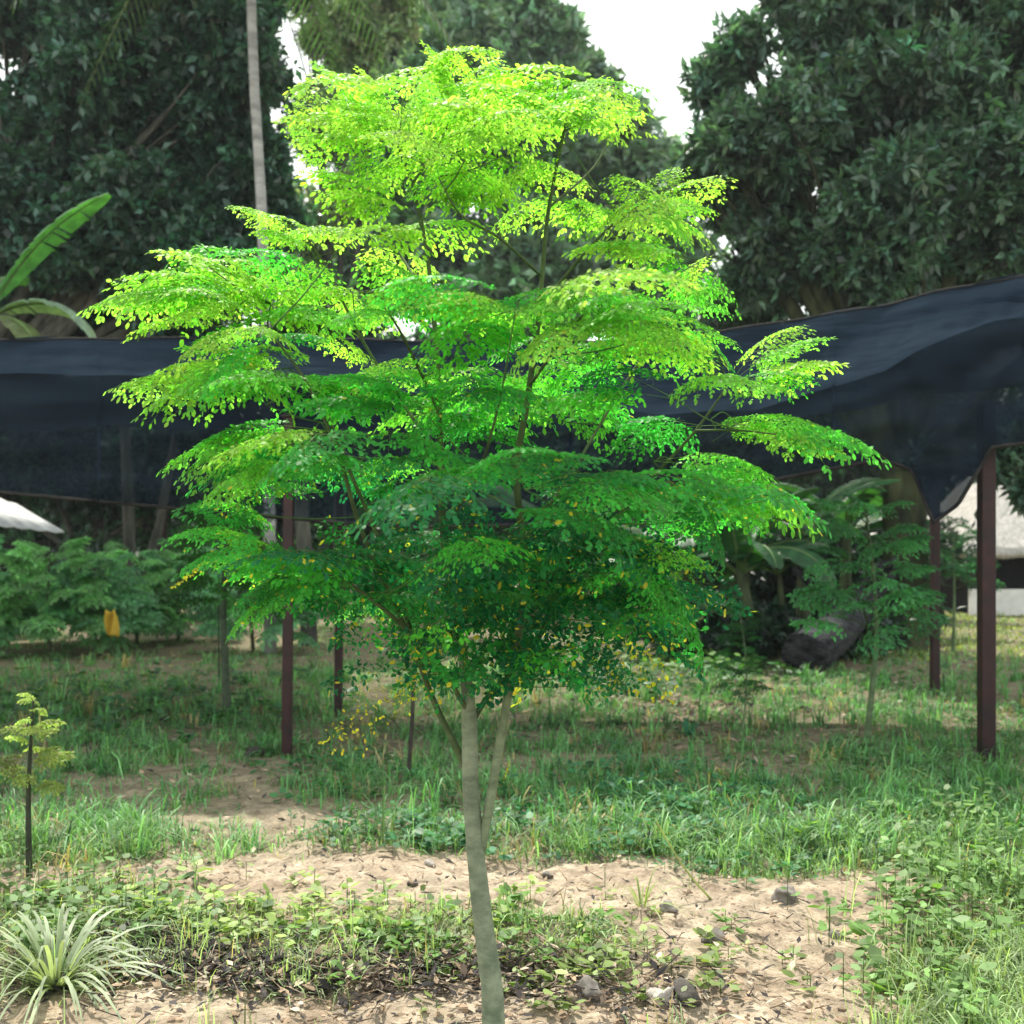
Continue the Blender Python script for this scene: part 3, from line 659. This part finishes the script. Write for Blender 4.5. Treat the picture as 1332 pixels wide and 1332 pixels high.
# ------------------------------------------------------------------ banana plants
def banana_leaf(B, az, el, Lf, Wf, rng, droop=.5, tint=(.05, .16, .04), roll=0.):
    mb = MB(); ns, nw = 26, 4; d = np.array([cos(az), sin(az), 0]); s0 = np.array([-sin(az), cos(az), 0])
    mid = []
    for k in range(ns+1):
        t = k/ns; e_ = el-droop*2.0*t**1.5
        mid.append(mid[-1]+Lf/ns*(d*cos(e_)+np.array([0, 0, sin(e_)])) if mid else np.array(B, float))
    mid = np.array(mid); tg = unit(np.gradient(mid, axis=0)); up = np.cross(s0, tg)*-1
    up = np.where(up[:, 2:3] < 0, -up, up)
    sd = s0*cos(roll)+up*sin(roll)
    add_tube(mb, mid, .03, .006, sides=6, col=(.16, .26, .09))
    ncut = 0
    for sg in (1, -1):
        prev = None
        cut = rng.rand(ns+1) < .3
        for k in range(4, ns):
            t0 = (k-4)/(ns-4); t1 = (k-3)/(ns-4)
            def w(t): return Wf*.5*(sin(pi*min(1, max(0, t*.93+.05)))**.55)
            off = -.25-rng.rand()*.2 if cut[k] else -.2
            a, b = mid[k], mid[k+1]
            q = []
            for f in np.linspace(0, 1, nw):
                q.append(a+sg*sd[k]*w(t0)*f+up[k]*(w(t0)*(.35*f-.55*f*f))+tg[k]*w(t0)*f*.3)
            for f in np.linspace(0, 1, nw):
                q.append(b+sg*sd[k]*w(t1)*f+up[k]*(w(t1)*(.35*f-(.55-off*.6*0)*f*f))+tg[k]*w(t1)*f*.3+(np.array([0, 0, -.14*w(t1)*f]) if cut[k] else 0))
            fs = [(i, i+1, nw+i+1, nw+i) for i in range(nw-1)]
            mb.add(q, fs, np.asarray(tint)*(.9+.2*rng.rand()))
    return mb
def banana(px, Y, topz, leaves, seed, label, r=.13, tint=(.045, .14, .04), group=None, lean=0.):
    rng = np.random.RandomState(seed); x = (px-666)/F*Y; b = np.array([x, Y, float(gz(x, Y))])
    e = thing('banana_plant', b, label, 'banana plant', group)
    mb = MB(); top = np.array([x+lean, Y, topz]); add_tube(mb, spline([b-[0, 0, .1], (b+top)/2, top], 6), r, r*.5, sides=12, wob=.12, rng=rng); mb.build('pseudostem', M_bstem, e)
    for L_ in leaves:
        az, el, Lf, Wf, dr = L_[:5]; tt = L_[5] if len(L_) > 5 else np.asarray(tint)*(.8+.5*rng.rand())
        banana_leaf(top-np.array([0, 0, .1]), az, el, Lf, Wf, rng, dr, tt, rng.randn()*.25).build('leaf', M_banana, e)
    return e
M_bstem = rough_mat('banana_stem', (.025, .04, .02), (.11, .14, .07), scale=4, bump=.4, bscale=12, stretch=(2, 2, .4), dist=.02)
def rl(seed, n=7, L=1.9, W=.5):
    r = np.random.RandomState(seed); return [(k*2.4+r.rand(), r.uniform(.5, 1.3), L*r.uniform(.7, 1.1), W*r.uniform(.8, 1.1), r.uniform(.5, 1.0)) for k in range(n)]
banana(-22, 13, 4.35, [(.12, 1.08, 2.15, .62, .30, (.06, .2, .06)), (2.75, 1.5, 1.6, .5, .35, (.09, .24, .1)), (.0, .55, 1.6, .62, .9, (.22, .32, .24)), (3.1, .7, 1.5, .5, .7), (-1.5, .9, 1.5, .5, .9), (1.7, 1.0, 1.7, .5, .6), (4.0, .5, 1.6, .5, .8), (-.6, .1, 1.5, .4, .75, (.10, .14, .05))], 51, 'banana plant at the left edge with torn leaves reaching above the netting', r=.09)
BG = 'banana plants in the dark clump behind the log'
BL = ['banana plant leftmost in the dark clump right of the feathery tree', 'banana plant with the stoutest brown stem in the dark clump', 'banana plant in the middle of the clump, upright leaf over a slim green stem', 'banana plant with a bent green stem just left of the log', 'banana plant right in the clump with pale leaf tips under the netting', 'small young banana plant low between the stems of the clump', 'banana plant at the back of the clump near the mossy trunk', 'slender dark banana shoot between the two leftmost stems of the clump', 'slender banana shoot behind the slim green stem of the clump', 'slender banana shoot directly behind the fallen log']
for i, (px, Y, tz, n, L_, r) in enumerate([(862,17,1.6,7,1.7,.13),(893,16.5,1.7,7,1.9,.19),(945,16,1.45,6,1.7,.1),(985,15.5,1.3,6,1.5,.12),(1045,17,1.8,8,2.0,.14),(918,15.2,.7,5,1.0,.07),(1100,18,1.9,8,2.0,.14),(876,15.6,1.2,5,1.2,.06),(966,15.9,1.5,6,1.5,.06),(1022,15.8,1.3,6,1.4,.07)]):
    banana(px, Y, tz, rl(60+i, n, L_), 70+i, BL[i], r=r, group=BG, lean=[.1,0,.15,-.25,0,.1,0,.05,.1,-.1][i], tint=(.03, .105, .04))
banana(560, 19, 2.1, rl(90, 8, 1.9), 91, 'banana plant mostly hidden behind the lower crown of the feathery tree')

# ------------------------------------------------------------------ log
lb = Gp(1010, 868)
log = thing('fallen_log', lb, 'thick charred grey black log lying on the grass behind the right sapling', 'log')
rg = np.random.RandomState(8)
pl = spline([np.array([lb[0]+.1, lb[1]-.9, .24]), np.array([lb[0]+.7, lb[1]-.1, .42]), np.array([lb[0]+1.5, lb[1]+1.2, .8]), np.array([lb[0]+2.3, lb[1]+2.4, 1.25])], 9)
mb = MB(); add_tube(mb, pl, .36, sides=22, rad=np.interp(np.linspace(0, 1, len(pl)), [0, .1, .5, 1], [.27, .30, .25, .17]), wob=.14, rng=rg); mb.build('stem', M_char, log)
for s_, (a, d, L_) in enumerate([(13, (-.8, .2, .9), 1.0), (19, (.2, -.6, .5), .9), (7, (-.9, -.3, .5), .6)]):
    mb = MB(); q = pl[a]; add_tube(mb, spline([q, q+unit(d)*L_*.5+[0, 0, .05], q+unit(d)*L_], 5), .11, .05, sides=9, wob=.2, rng=rg); mb.build('branch_stub', M_char, log)

# ------------------------------------------------------------------ saplings
def sapling(px, py, height, radius, n, seed, label, tint, r0=.02, low=.35, fl=(.4, .6), lean=(0, 0), group='young saplings in the plot', stems=1, Y=None, frs=FR_LO, lsc=1.0, barkcol=(.6, .75, .55)):
    rng = np.random.RandomState(seed)
    b = Gp(px, py) if Y is None else np.array([(px-666)/F*Y, Y, float(gz((px-666)/F*Y, Y))])
    e = thing('sapling', b, label, 'sapling', group)
    top = b+np.array([lean[0], lean[1], height]); mid = b+(top-b)*.5+np.array([rng.randn()*.03, 0, 0])
    sp = spline([b-[0, 0, .05], mid, top], 10); mb = MB(); add_tube(mb, sp, r0, r0*.3, sides=8, col=barkcol); mb.build('trunk', M_bark_m, e)
    cr = MB()
    for i in range(n):
        t = low+(1-low)*((i+rng.rand())/n)
        q = b+(top-b)*t; az = i*2.4+rng.randn()*.3; L_ = rng.uniform(*fl)*(1-.45*(t-low)/(1-low)); el = rng.uniform(-.25, .35)+.35*(t-low)
        reach = max(0, radius*(1-.5*t)-L_)
        o = q+np.array([cos(az), sin(az), .35])*reach
        if reach > .05: add_tube(cr, [q, (q+o)/2+[0, 0, .03], o], .006, .004, sides=5, col=(.08, .14, .05))
        T = o+L_*np.array([cos(az)*cos(el), sin(az)*cos(el), sin(el)])
        place_frond(cr, frs[rng.randint(len(frs))], o, T, rng, arch=.16, side=.6, roll=rng.randn()*.3, tint=np.asarray(tint)*(1+.25*rng.randn()), lscale=lsc, jit=.45)
    cr.build('crown', M_moringa, e); return e
sapling(1127, 962, 1.85, .8, 42, 101, 'dark green sapling with a wide layered crown between the log and the thick red post', (.09, .28, .12), r0=.028, low=.42, fl=(.4, .6), lsc=1.15)
sapling(963, 966, 1.05, .28, 34, 102, 'small thin stemmed sapling with fine foliage in front of the banana clump', (.035, .14, .045), r0=.011, low=.38, fl=(.18, .3))
sapling(296, 930, 1.9, .75, 44, 103, 'sapling with a thick grey stem left of the red posts, its crown below the netting', (.05, .17, .04), r0=.045, low=.5, fl=(.4, .6), barkcol=(.35, .4, .38))
sapling(285, 900, 1.6, .2, 5, 113, 'very thin leaning seedling beside the thick grey sapling stem', (.04, .13, .04), r0=.012, low=.8, fl=(.2, .3), barkcol=(.3, .3, .3))
sapling(38, 1142, .82, .16, 16, 104, 'little pale yellow green sapling on a dark stem at the left edge', (.3, .36, .1), r0=.017, low=.5, fl=(.13, .21), barkcol=(.2, .2, .2), lean=(.02, 0), lsc=1.6)
BUSH = [(-60,855,2.0,'outside left end of the far sapling row, cut by the edge'),(65,855,1.75,'far sapling at the left with a dark thin trunk in shade'),(122,850,1.5,'far sapling whose thin trunk stands left of the yellow cloth'),(178,838,1.7,'far bushy sapling just right of the yellow cloth'),(232,835,1.75,'far bushy sapling under the dark post of the netting'),(10,842,1.7,'far sapling hard against the left edge, bluish green'),(330,850,1.5,'far sapling behind the left pair of red posts')]
for i, (px, py, h, lab) in enumerate(BUSH):
    sapling(px, py, h*.84, 1.15, 44, 110+i, lab, (.19, .40, .16) if i % 2 else (.15, .34, .18), r0=.035, low=.12, fl=(.6, .95), lsc=1.6, group='far row of bushy saplings', barkcol=(.3, .3, .25))
sapling(1240, 850, 1.9, .9, 26, 131, 'dark sapling behind the far right red post, leaves over the hut wall', (.04, .13, .06), r0=.03, low=.5, fl=(.6, .8), group='far row of bushy saplings')

# ------------------------------------------------------------------ understorey shrubs
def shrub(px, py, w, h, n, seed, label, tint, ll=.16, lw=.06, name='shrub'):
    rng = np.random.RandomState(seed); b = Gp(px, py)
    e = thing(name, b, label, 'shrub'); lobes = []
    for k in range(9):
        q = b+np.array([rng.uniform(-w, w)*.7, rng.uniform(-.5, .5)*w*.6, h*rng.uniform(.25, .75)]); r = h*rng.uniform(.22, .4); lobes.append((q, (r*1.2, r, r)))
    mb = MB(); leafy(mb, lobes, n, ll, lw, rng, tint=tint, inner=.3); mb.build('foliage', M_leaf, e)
    mb = MB()
    for q, r in lobes: add_tube(mb, spline([b-[0, 0, .05], (b+q)/2+rng.randn(3)*.05, q], 4), .02, .008, sides=5)
    mb.build('stems', M_bark, e); return e
shrub(60, 806, 3.4, 2.0, 1500, 141, 'dark shrub bank under the tin roof at the far left', (.03, .08, .045))
shrub(250, 806, 2.8, 1.7, 1300, 142, 'mid green shrub bank in front of the pale wall', (.05, .13, .05))
shrub(470, 800, 3.0, 1.8, 1200, 143, 'green shrub bank behind the trunk of the feathery tree', (.05, .13, .045))
shrub(690, 792, 3.4, 2.2, 1300, 144, 'leafy shrub bank behind the lower crown', (.04, .11, .04))
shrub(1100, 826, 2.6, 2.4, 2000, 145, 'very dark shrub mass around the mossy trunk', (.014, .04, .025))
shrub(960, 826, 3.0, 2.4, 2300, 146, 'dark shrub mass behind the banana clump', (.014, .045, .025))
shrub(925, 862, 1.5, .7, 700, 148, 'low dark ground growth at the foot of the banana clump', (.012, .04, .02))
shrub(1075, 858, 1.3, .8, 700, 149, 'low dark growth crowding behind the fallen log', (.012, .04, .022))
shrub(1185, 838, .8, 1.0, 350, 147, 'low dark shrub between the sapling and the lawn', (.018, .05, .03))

# ------------------------------------------------------------------ huts and wall
hx0, hy = P(1256, 0, 27)[0], 27.
hut = thing('thatched_hut', (hx0+3, hy+2.5, 0), 'open hut with pale grey thatched roof and low white wall at the right edge', 'hut')
mb = MB(); x0, x1, y0, y1, ze, zr = hx0-.05, hx0+6.5, hy-.3, hy+5.5, 1.5, 4.3
rg = np.random.RandomState(4); nU = 40
A = [(x0, y0, ze), (x1, y0, ze), (x1, y1, ze), (x0, y1, ze)]; R1 = (x0+2.0, (y0+y1)/2, zr); R2 = (x1-2.0, (y0+y1)/2, zr)
def quadpatch(mb, a, b, c, d, nu, nv, amp):
    a, b, c, d = map(lambda v: np.array(v, float), (a, b, c, d)); V = []
    for j in range(nv+1):
        for i in range(nu+1):
            u, v = i/nu, j/nv; q = (a*(1-u)+b*u)*(1-v)+(d*(1-u)+c*u)*v; q = q+np.array([0, 0, rg.randn()*amp*(1 if 0 < j < nv else .8)]); V.append(q)
    mb.add(V, grid_faces(nv+1, nu+1))
quadpatch(mb, A[0], A[1], R2, R1, 36, 14, .025); quadpatch(mb, A[1], A[2], R2, R2, 30, 14, .02)
quadpatch(mb, A[2], A[3], R1, R2, 36, 14, .02); quadpatch(mb, A[3], A[0], R1, R1, 30, 14, .025)
rf = mb.build('roof', M_thatch, hut); so_ = rf.modifiers.new('s', 'SOLIDIFY'); so_.thickness = .16; so_.offset = -1
mb = MB(); add_box(mb, (x0+.2, y0+.35, -.1), (x1-.3, y0+.5, .62)); mb.build('low_wall', M_white, hut, smooth=False)
mb = MB(); add_box(mb, (x0+.6, y1-.7, -.1), (x1-.4, y1-.55, 1.9)); add_box(mb, (x0+.6, y0+.9, -.1), (x0+.72, y1-.71, 1.7)); mb.build('back_wall', M_dark, hut, smooth=False)
for px_ in (x0+.35, x0+2.4, x0+4.4, x1-.45):
    mb = MB(); add_tube(mb, [(px_, y0+.6, 0), (px_, y0+.6, 1.65)], .06, sides=8); mb.build('post', M_dark, hut)
hl = thing('tin_roofed_shed', P(-60, 0, 20)*np.array([1, 1, 0]), 'dark shed with a pale tin roof edge poking in at the left edge', 'shed')
a = P(-260, 640, 19.5); b = P(82, 692, 21); mb = MB(); nn = 60; V = []
for i in range(nn+1):
    t = i/nn; w_ = .012*sin(i*1.6)
    f = P(-260, 655, 19.2)*(1-t)+P(84, 692, 20.3)*t; k = P(-260, 560, 23)*(1-t)+P(20, 655, 22)*t
    V += [f+[0, 0, w_], k+[0, 0, w_]]
mb.add(V, [(2*i, 2*i+2, 2*i+3, 2*i+1) for i in range(nn)]); r_ = mb.build('roof', M_metal, hl); s_ = r_.modifiers.new('s', 'SOLIDIFY'); s_.thickness = .03
wx = P(60, 0, 20.8)[0]; mb = MB(); add_box(mb, (wx-6, 20.9, -.1), (wx, 21.05, 1.75)); mb.build('wall', M_dark, hl, smooth=False)
mb = MB(); add_tube(mb, [(wx-.3, 20.4, 0), (wx-.3, 20.4, 1.75)], .05, sides=8); mb.build('post', M_dark, hl)
wl = MB(); q0, q1 = P(95, 0, 31), P(245, 0, 31); add_box(wl, (q0[0], 31, -.1), (q1[0], 31.15, 1.55)); w_ = wl.build('garden_wall', M_white, smooth=False)
tag(w_, 'pale wall glimpsed far off between thin trunks under the netting', 'wall')
# yellow cloth
c0 = P(146, 806, 14.6); mb = MB(); V = []
for j in range(9):
    for i in range(9):
        u = i/8-.5; v = j/8; V.append(c0+np.array([u*.13*(1+.4*sin(v*3)), .06*cos(u*7+v*2), .12-.34*v+.02*sin(u*9)]))
mb.add(V, grid_faces(9, 9)); yc = mb.build('yellow_cloth', M_yellow); sd_ = yc.modifiers.new('s', 'SOLIDIFY'); sd_.thickness = .01
tag(yc, 'bright yellow cloth hanging low in the far saplings at the left', 'cloth')
# thin dark stake
sb = Gp(530, 1022); st = MB(); add_tube(st, spline([sb-[0, 0, .05], sb+[.03, 0, .4], sb+[.05, 0, .85]], 5), .016, .012, sides=8, wob=.15, rng=rng)
tag(st.build('wooden_stake', M_stick), 'thin dark wooden stake in the ground left of the feathery trunk', 'stake')

# ------------------------------------------------------------------ grass
def scatter(n, seed, x0=-320, x1=1650, y0=795, y1=1420, thr=.5, power=1.0):
    rng = np.random.RandomState(seed); px = rng.uniform(x0, x1, n); py = y0+(y1-y0)*rng.rand(n)**power
    Y = gY(py); x = (px-666)/F*Y
    c = cover(px, py)+(fbm(x*1.3, Y*1.3, 4)-.5)*1.9+(fbm(x*6, Y*6, 3)-.5)*.9
    ok = rng.rand(n)*.5+.25 < c-thr+.5
    return px[ok], py[ok], x[ok], Y[ok], c[ok]
def blades(mb, x, y, h, w, rng, col, lean=.45, nb=12, spread=.05):
    n = len(x)*nb; X = np.repeat(x, nb)+rng.randn(n)*spread; Yy = np.repeat(y, nb)+rng.randn(n)*spread
    H = np.repeat(h, nb)*(.45+.8*rng.rand(n)); az = rng.rand(n)*2*pi; ln = lean*(.2+1.6*rng.rand(n))
    d = np.stack([np.cos(az), np.sin(az), np.zeros(n)], -1); s = np.stack([-np.sin(az), np.cos(az), np.zeros(n)], -1)
    b = np.stack([X, Yy, gz(X, Yy)-.01], -1); W = (np.repeat(w, nb)*(.6+.8*rng.rand(n)))[:, None]*s*.5
    H = H[:, None]; ln = ln[:, None]; up = np.array([0, 0, 1.])
    p1 = b+H*(.45*up+d*ln*.25); p2 = b+H*(.8*up*(1-.25*ln)+d*ln*.62); p3 = b+H*(up*(1-.55*ln)+d*ln*1.15)
    V = np.stack([b-W, b+W, p1-W, p1+W, p2-W*.7, p2+W*.7, p3], 1).reshape(-1, 3)
    q = np.arange(n)[:, None]*7; Fq = np.vstack([q+[0, 1, 3, 2], q+[2, 3, 5, 4]]); Ft = q+[4, 5, 6]
    c = np.repeat(col*(1+.22*rng.randn(len(x), 1)), nb, 0)*(1+.28*rng.randn(n, 1)); c = np.repeat(np.clip(c, .005, .8), 7, 0)
    n0 = mb.n; mb.add(V, Fq, c); mb.F.append(Ft+n0)
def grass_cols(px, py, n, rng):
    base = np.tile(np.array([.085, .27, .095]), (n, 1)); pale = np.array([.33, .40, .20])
    f = np.clip((py-1060)/150, 0, 1)[:, None]*.6+.25*rng.rand(n, 1); f = f+.55*np.clip((865-py)/30, 0, 1)[:, None]  # far grass paled: sunlit patches put into the blade colour
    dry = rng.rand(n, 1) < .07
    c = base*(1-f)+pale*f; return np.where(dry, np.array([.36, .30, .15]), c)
gmb = MB(); rng = np.random.RandomState(77)
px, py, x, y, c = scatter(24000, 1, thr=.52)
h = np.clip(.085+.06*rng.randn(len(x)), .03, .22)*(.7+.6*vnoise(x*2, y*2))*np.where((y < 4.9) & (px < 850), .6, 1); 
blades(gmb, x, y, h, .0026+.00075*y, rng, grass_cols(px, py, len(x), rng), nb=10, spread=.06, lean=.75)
px, py, x, y, c = scatter(1500, 2, thr=.7, y0=860, y1=1170)         # taller tussocks
blades(gmb, x, y, np.clip(.18+.06*rng.randn(len(x)), .08, .32), .0036+.0007*y, rng, grass_cols(px, py, len(x), rng), nb=16, spread=.03, lean=.6)
px, py, x, y, c = scatter(700, 3, thr=.1, y0=1080)         # thin single stalks on bare soil
blades(gmb, x, y, np.clip(.14+.05*rng.randn(len(x)), .06, .25), np.full(len(x), .004), rng, grass_cols(px, py, len(x), rng)*1.3, nb=4, spread=.02, lean=.3)
stuff(gmb.build('grass', M_grass), 'green grass and tussocks growing over the bare soil', 'grass')
# far lawn behind
lm = MB(); rg = np.random.RandomState(9); n = 9000; xl = rg.uniform(3, 26, n); yl = rg.uniform(15, 40, n)
blades(lm, xl, yl, np.full(n, .07), np.full(n, .03), rg, np.tile(np.array([.26, .33, .09]), (n, 1)), nb=4, spread=.15)
stuff(lm.build('lawn', M_grass), 'sunny yellow green lawn in front of the thatched hut', 'lawn')
# broad-leaved weeds
wm = MB(); rng = np.random.RandomState(21)
def weeds(cx, cy, rx, ry, n, tint, size=.045, hh=.09, seed=0):
    r = np.random.RandomState(seed)
    for i in range(n):
        px = cx+rx*r.randn(); py = cy+ry*r.randn()
        if py < 830: continue
        o = Gp(px, py); k = r.randint(5, 12); H = hh*(.5+r.rand())
        sz = size*(.6+.8*r.rand())
        for j in range(k):
            az = r.rand()*6.28; q = o+np.array([cos(az), sin(az), 0])*r.rand()*.05+[0, 0, H*(.3+.7*r.rand())]
            d = unit(np.array([cos(az), sin(az), r.uniform(-.3, .5)])); s = unit(np.cross(d, [0, 0, 1])+[0, 0, r.randn()*.3])
            V = [q, q+d*sz*.35+s*sz*.3, q+d*sz*.75+s*sz*.22, q+d*sz, q+d*sz*.75-s*sz*.22, q+d*sz*.35-s*sz*.3]
            wm.add(V, [(0, 1, 2, 3, 4, 5)], np.asarray(tint)*(1+.25*r.randn()))
        add_tube(wm, [o, o+[0, 0, H]], .002, sides=3, col=(.1, .2, .05))
weeds(330, 1200, 200, 26, 130, (.27, .38, .10), .045, .06, 1); weeds(600, 1230, 110, 18, 60, (.13, .26, .06), .045, .06, 2)
weeds(80, 1200, 110, 35, 110, (.12, .22, .07), .05, .1, 3); weeds(1250, 1180, 90, 80, 210, (.15, .27, .08), .055, .13, 4)
weeds(830, 1050, 90, 30, 170, (.03, .15, .06), .05, .1, 5); weeds(1000, 1090, 110, 35, 170, (.05, .16, .06), .04, .08, 6)
weeds(560, 1090, 60, 12, 60, (.05, .17, .07), .05, .08, 7); weeds(450, 1010, 60, 30, 90, (.04, .15, .05), .05, .08, 8)
weeds(1240, 1010, 80, 40, 130, (.09, .18, .07), .05, .1, 9); weeds(150, 920, 160, 25, 160, (.05, .15, .06), .09, .13, 10); weeds(870, 885, 120, 12, 140, (.03, .12, .03), .09, .14, 11)
weeds(900, 870, 60, 8, 60, (.1, .24, .03), .12, .2, 12); weeds(770, 1270, 160, 25, 70, (.2, .28, .08), .04, .05, 13)
stuff(wm.build('weeds', M_grass), 'low broad leaved weeds sprouting among the grass', 'weeds')

# clods, litter
def rockgeo(mb, c, r, rg, col=(1, 1, 1), flat=.6, sub=2):
    import bmesh
    bm = bmesh.new(); bmesh.ops.create_icosphere(bm, subdivisions=sub, radius=1)
    V = np.array([v.co[:] for v in bm.verts]); Fc = np.array([[v.index for v in f.verts] for f in bm.faces]); bm.free()
    k = rg.randn(4, 3); s = 1
    for a in k: s = s+.13*np.sin(V@a*2.2+a[0]*3)[:, None]
    for a in unit(rg.randn(5, 3)): dd = V@a; V = V-np.clip(dd-.72, 0, 1)[:, None]*a*.9
    V = V*s*(1+.05*rg.randn(len(V), 1))*np.array([r, r*rg.uniform(.7, 1), r*flat])
    th = rg.rand()*6; V = np.stack([V[:, 0]*cos(th)-V[:, 1]*sin(th), V[:, 0]*sin(th)+V[:, 1]*cos(th), V[:, 2]], -1)
    mb.add(V+c, Fc, col)
cm = MB(); rg = np.random.RandomState(31); cnt = 0
while cnt < 1500:
    px, py = rg.uniform(-150, 1480), 960+440*rg.rand()**.8
    if cover(px, py)+(rg.rand()-.5)*.8 > .45: continue
    o = Gp(px, py); r = .006+.016*rg.rand()**3+(.02 if rg.rand() < .04 else 0); rockgeo(cm, o, r*.85, rg, np.array([1, 1, 1])*rg.uniform(.55, 1.2), sub=1, flat=.5); cnt += 1
stuff(cm.build('soil_clods', M_clod, smooth=False), 'small crumbs and clods of dry brown soil', 'soil')
lt = MB()
def litter(cx, cy, rx, ry, n, seed, dark=.5, size=.04):
    r = np.random.RandomState(seed)
    for i in range(n):
        px = cx+rx*r.randn(); py = cy+ry*r.randn()
        if py < 800 or py > 1420: continue
        o = Gp(px, py)+[0, 0, .01+.02*r.rand()]; az = r.rand()*6.28; sz = size*(.5+r.rand())
        d = unit([cos(az), sin(az), r.randn()*.25]); s = unit(np.cross(d, [r.randn()*.3, r.randn()*.3, 1])); c = np.array([[.30, .22, .15], [.12, .09, .07], [.42, .35, .27], [.05, .045, .045]])[r.choice(4, p=np.array([.45*(1-dark)+.05, .2, .5*(1-dark), dark])/(.95*(1-dark)+.25+dark))]
        V = [o, o+d*sz*.4+s*sz*.22+[0, 0, .005], o+d*sz+[0, 0, .008], o+d*sz*.4-s*sz*.22+[0, 0, .005]]
        lt.add(V, [(0, 1, 2, 3)], c*(1+.2*r.randn()))
        if i % 5 == 0: add_tube(lt, [o, o+d*sz*2.2+[0, 0, .015]], .0025, .0015, sides=4, col=c*.8)
litter(400, 1268, 150, 14, 2000, 1, .8); litter(190, 1250, 100, 22, 1300, 2, .8); litter(350, 1285, 200, 12, 900, 13, .6); litter(650, 1255, 100, 20, 250, 3, .5)
litter(780, 1290, 120, 25, 400, 4, .5); litter(870, 925, 130, 12, 500, 5, .4, .09); litter(900, 850, 120, 12, 500, 6, .3, .14)
litter(300, 1130, 300, 25, 250, 7, .4, .03); litter(980, 1220, 150, 60, 300, 8, .4, .03); litter(450, 1000, 300, 60, 500, 9, .4, .05); litter(1000, 980, 250, 50, 450, 10, .35, .06); litter(540, 1320, 400, 20, 500, 12, .5, .035); litter(666, 1180, 500, 60, 700, 14, .5, .022); litter(500, 1120, 500, 40, 500, 15, .4, .03); litter(600, 930, 500, 40, 700, 16, .3, .07)
stuff(lt.build('leaf_litter', M_litter), 'dry brown leaves and twigs lying on the soil', 'leaf litter')

# thin humid haze over the whole plot
hz = MB(); add_box(hz, (-450, -80, -1.6), (450, 740, 26)); mh, nt, out = nodes_of('humid_air')
pv = nt.nodes.new('ShaderNodeVolumePrincipled'); pv.inputs['Color'].default_value = (.86, .93, 1, 1); pv.inputs['Density'].default_value = HAZE; pv.inputs['Anisotropy'].default_value = .25
nt.links.new(pv.outputs['Volume'], out.inputs['Volume'])
if HAZE > 0: stuff(hz.build('haze', mh, smooth=False), 'thin pale humid haze softening the far trees', 'haze')
# countable stones
for i, (px, py, r, lab, c) in enumerate([
    (866, 1302, .065, 'pale grey stone at the bottom right of the trunk, biggest and lightest', 1.35), (893, 1300, .06, 'dark lump of earth pressed against the pale grey stone', .3),
    (925, 1232, .045, 'dark brown clod on the bare patch right of the trunk', .5), (1022, 1172, .055, 'rounded brown clod at the edge of the green grass', .75),
    (537, 1158, .03, 'small dark stone on the sandy strip left of the trunk', .3), (561, 1128, .028, 'pale pebble on the sandy strip just above the dark stone', 1.2),
    (712, 1142, .03, 'flat dark stone on the sandy strip right of the trunk', .4), (868, 1190, .04, 'low brown clod beside the grass tuft right of the trunk', .7),
    (560, 1282, .035, 'grey stone among the dry litter left of the trunk foot', 1.0), (1085, 1222, .035, 'dark small clod in the bare patch towards the right weeds', .5),
    (330, 985, .09, 'black lump in the grass just left of the nearer red post', .15), (765, 1300, .05, 'grey rock half buried right beside the trunk foot', .7)]):
    rg = np.random.RandomState(200+i); o = Gp(px, py); mb = MB(); rockgeo(mb, o+[0, 0, r*.25], r, rg, np.array([1, 1, 1])*c, sub=3, flat=.7)
    tag(mb.build('stone', M_rock), lab, 'stone', 'stones and clods on the soil')
# pale strappy clump lower left
def clump(px, py, n, L_, w, seed, tint, name, label):
    r = np.random.RandomState(seed); o = Gp(px, py); mb = MB()
    for i in range(n):
        az = r.rand()*6.28; el = r.uniform(.5, 1.35); l = L_*(.6+.5*r.rand()); d = np.array([cos(az), sin(az), 0]); s = np.array([-sin(az), cos(az), 0])*w*.5; V = []
        ss = np.linspace(0, 1, 8)
        for t in ss:
            q = o+d*.02+l*(d*t*cos(el)*(1+.4*t)+np.array([0, 0, t*sin(el)-.55*t*t*t])); q[2] = max(q[2], o[2]+.005); k = (1-t**3)*.95+.05
            V += [q-s*k, q+s*k+[0, 0, .15*w]]
        mb.add(V, [(2*k, 2*k+1, 2*k+3, 2*k+2) for k in range(7)], np.asarray(tint)*(1+.2*r.randn()))
    return tag(mb.build(name, M_grass), label, 'plant')
clump(72, 1290, 90, .48, .015, 301, (.3, .36, .24), 'grass_clump', 'big pale strappy leaved clump in the bottom left corner')
clump(862, 1010, 12, .3, .03, 302, (.05, .17, .10), 'seedling', 'small upright broad bladed seedling in the grass right of the trunk')
clump(896, 955, 12, .28, .035, 303, (.04, .16, .09), 'seedling', 'bluish green seedling beside the dark soil patch, behind the upright one')
clump(660, 1085, 30, .18, .006, 304, (.06, .17, .05), 'grass_clump', 'dark green tuft right behind the feathery trunk')
clump(765, 1225, 70, .12, .006, 305, (.07, .16, .06), 'grass_clump', 'lone round grass tuft on the soil right of the trunk')
clump(835, 1190, 20, .28, .006, 306, (.25, .32, .12), 'grass_clump', 'pale wispy tuft beside the bent yellow stalk')
sb = Gp(925, 1172); mb = MB(); add_tube(mb, spline([sb, sb+[-.09, .03, .10], sb+[-.17, .05, .22], sb+[-.23, .05, .33]], 6), .005, .003, sides=6, col=(.4, .45, .16))
o = mb.build('grass_stalk', M_grass); tag(o, 'long bent yellow green stalk leaning left over the grass', 'grass stalk')
print('fronds', nfr[0], 'leaf verts', crown.n)
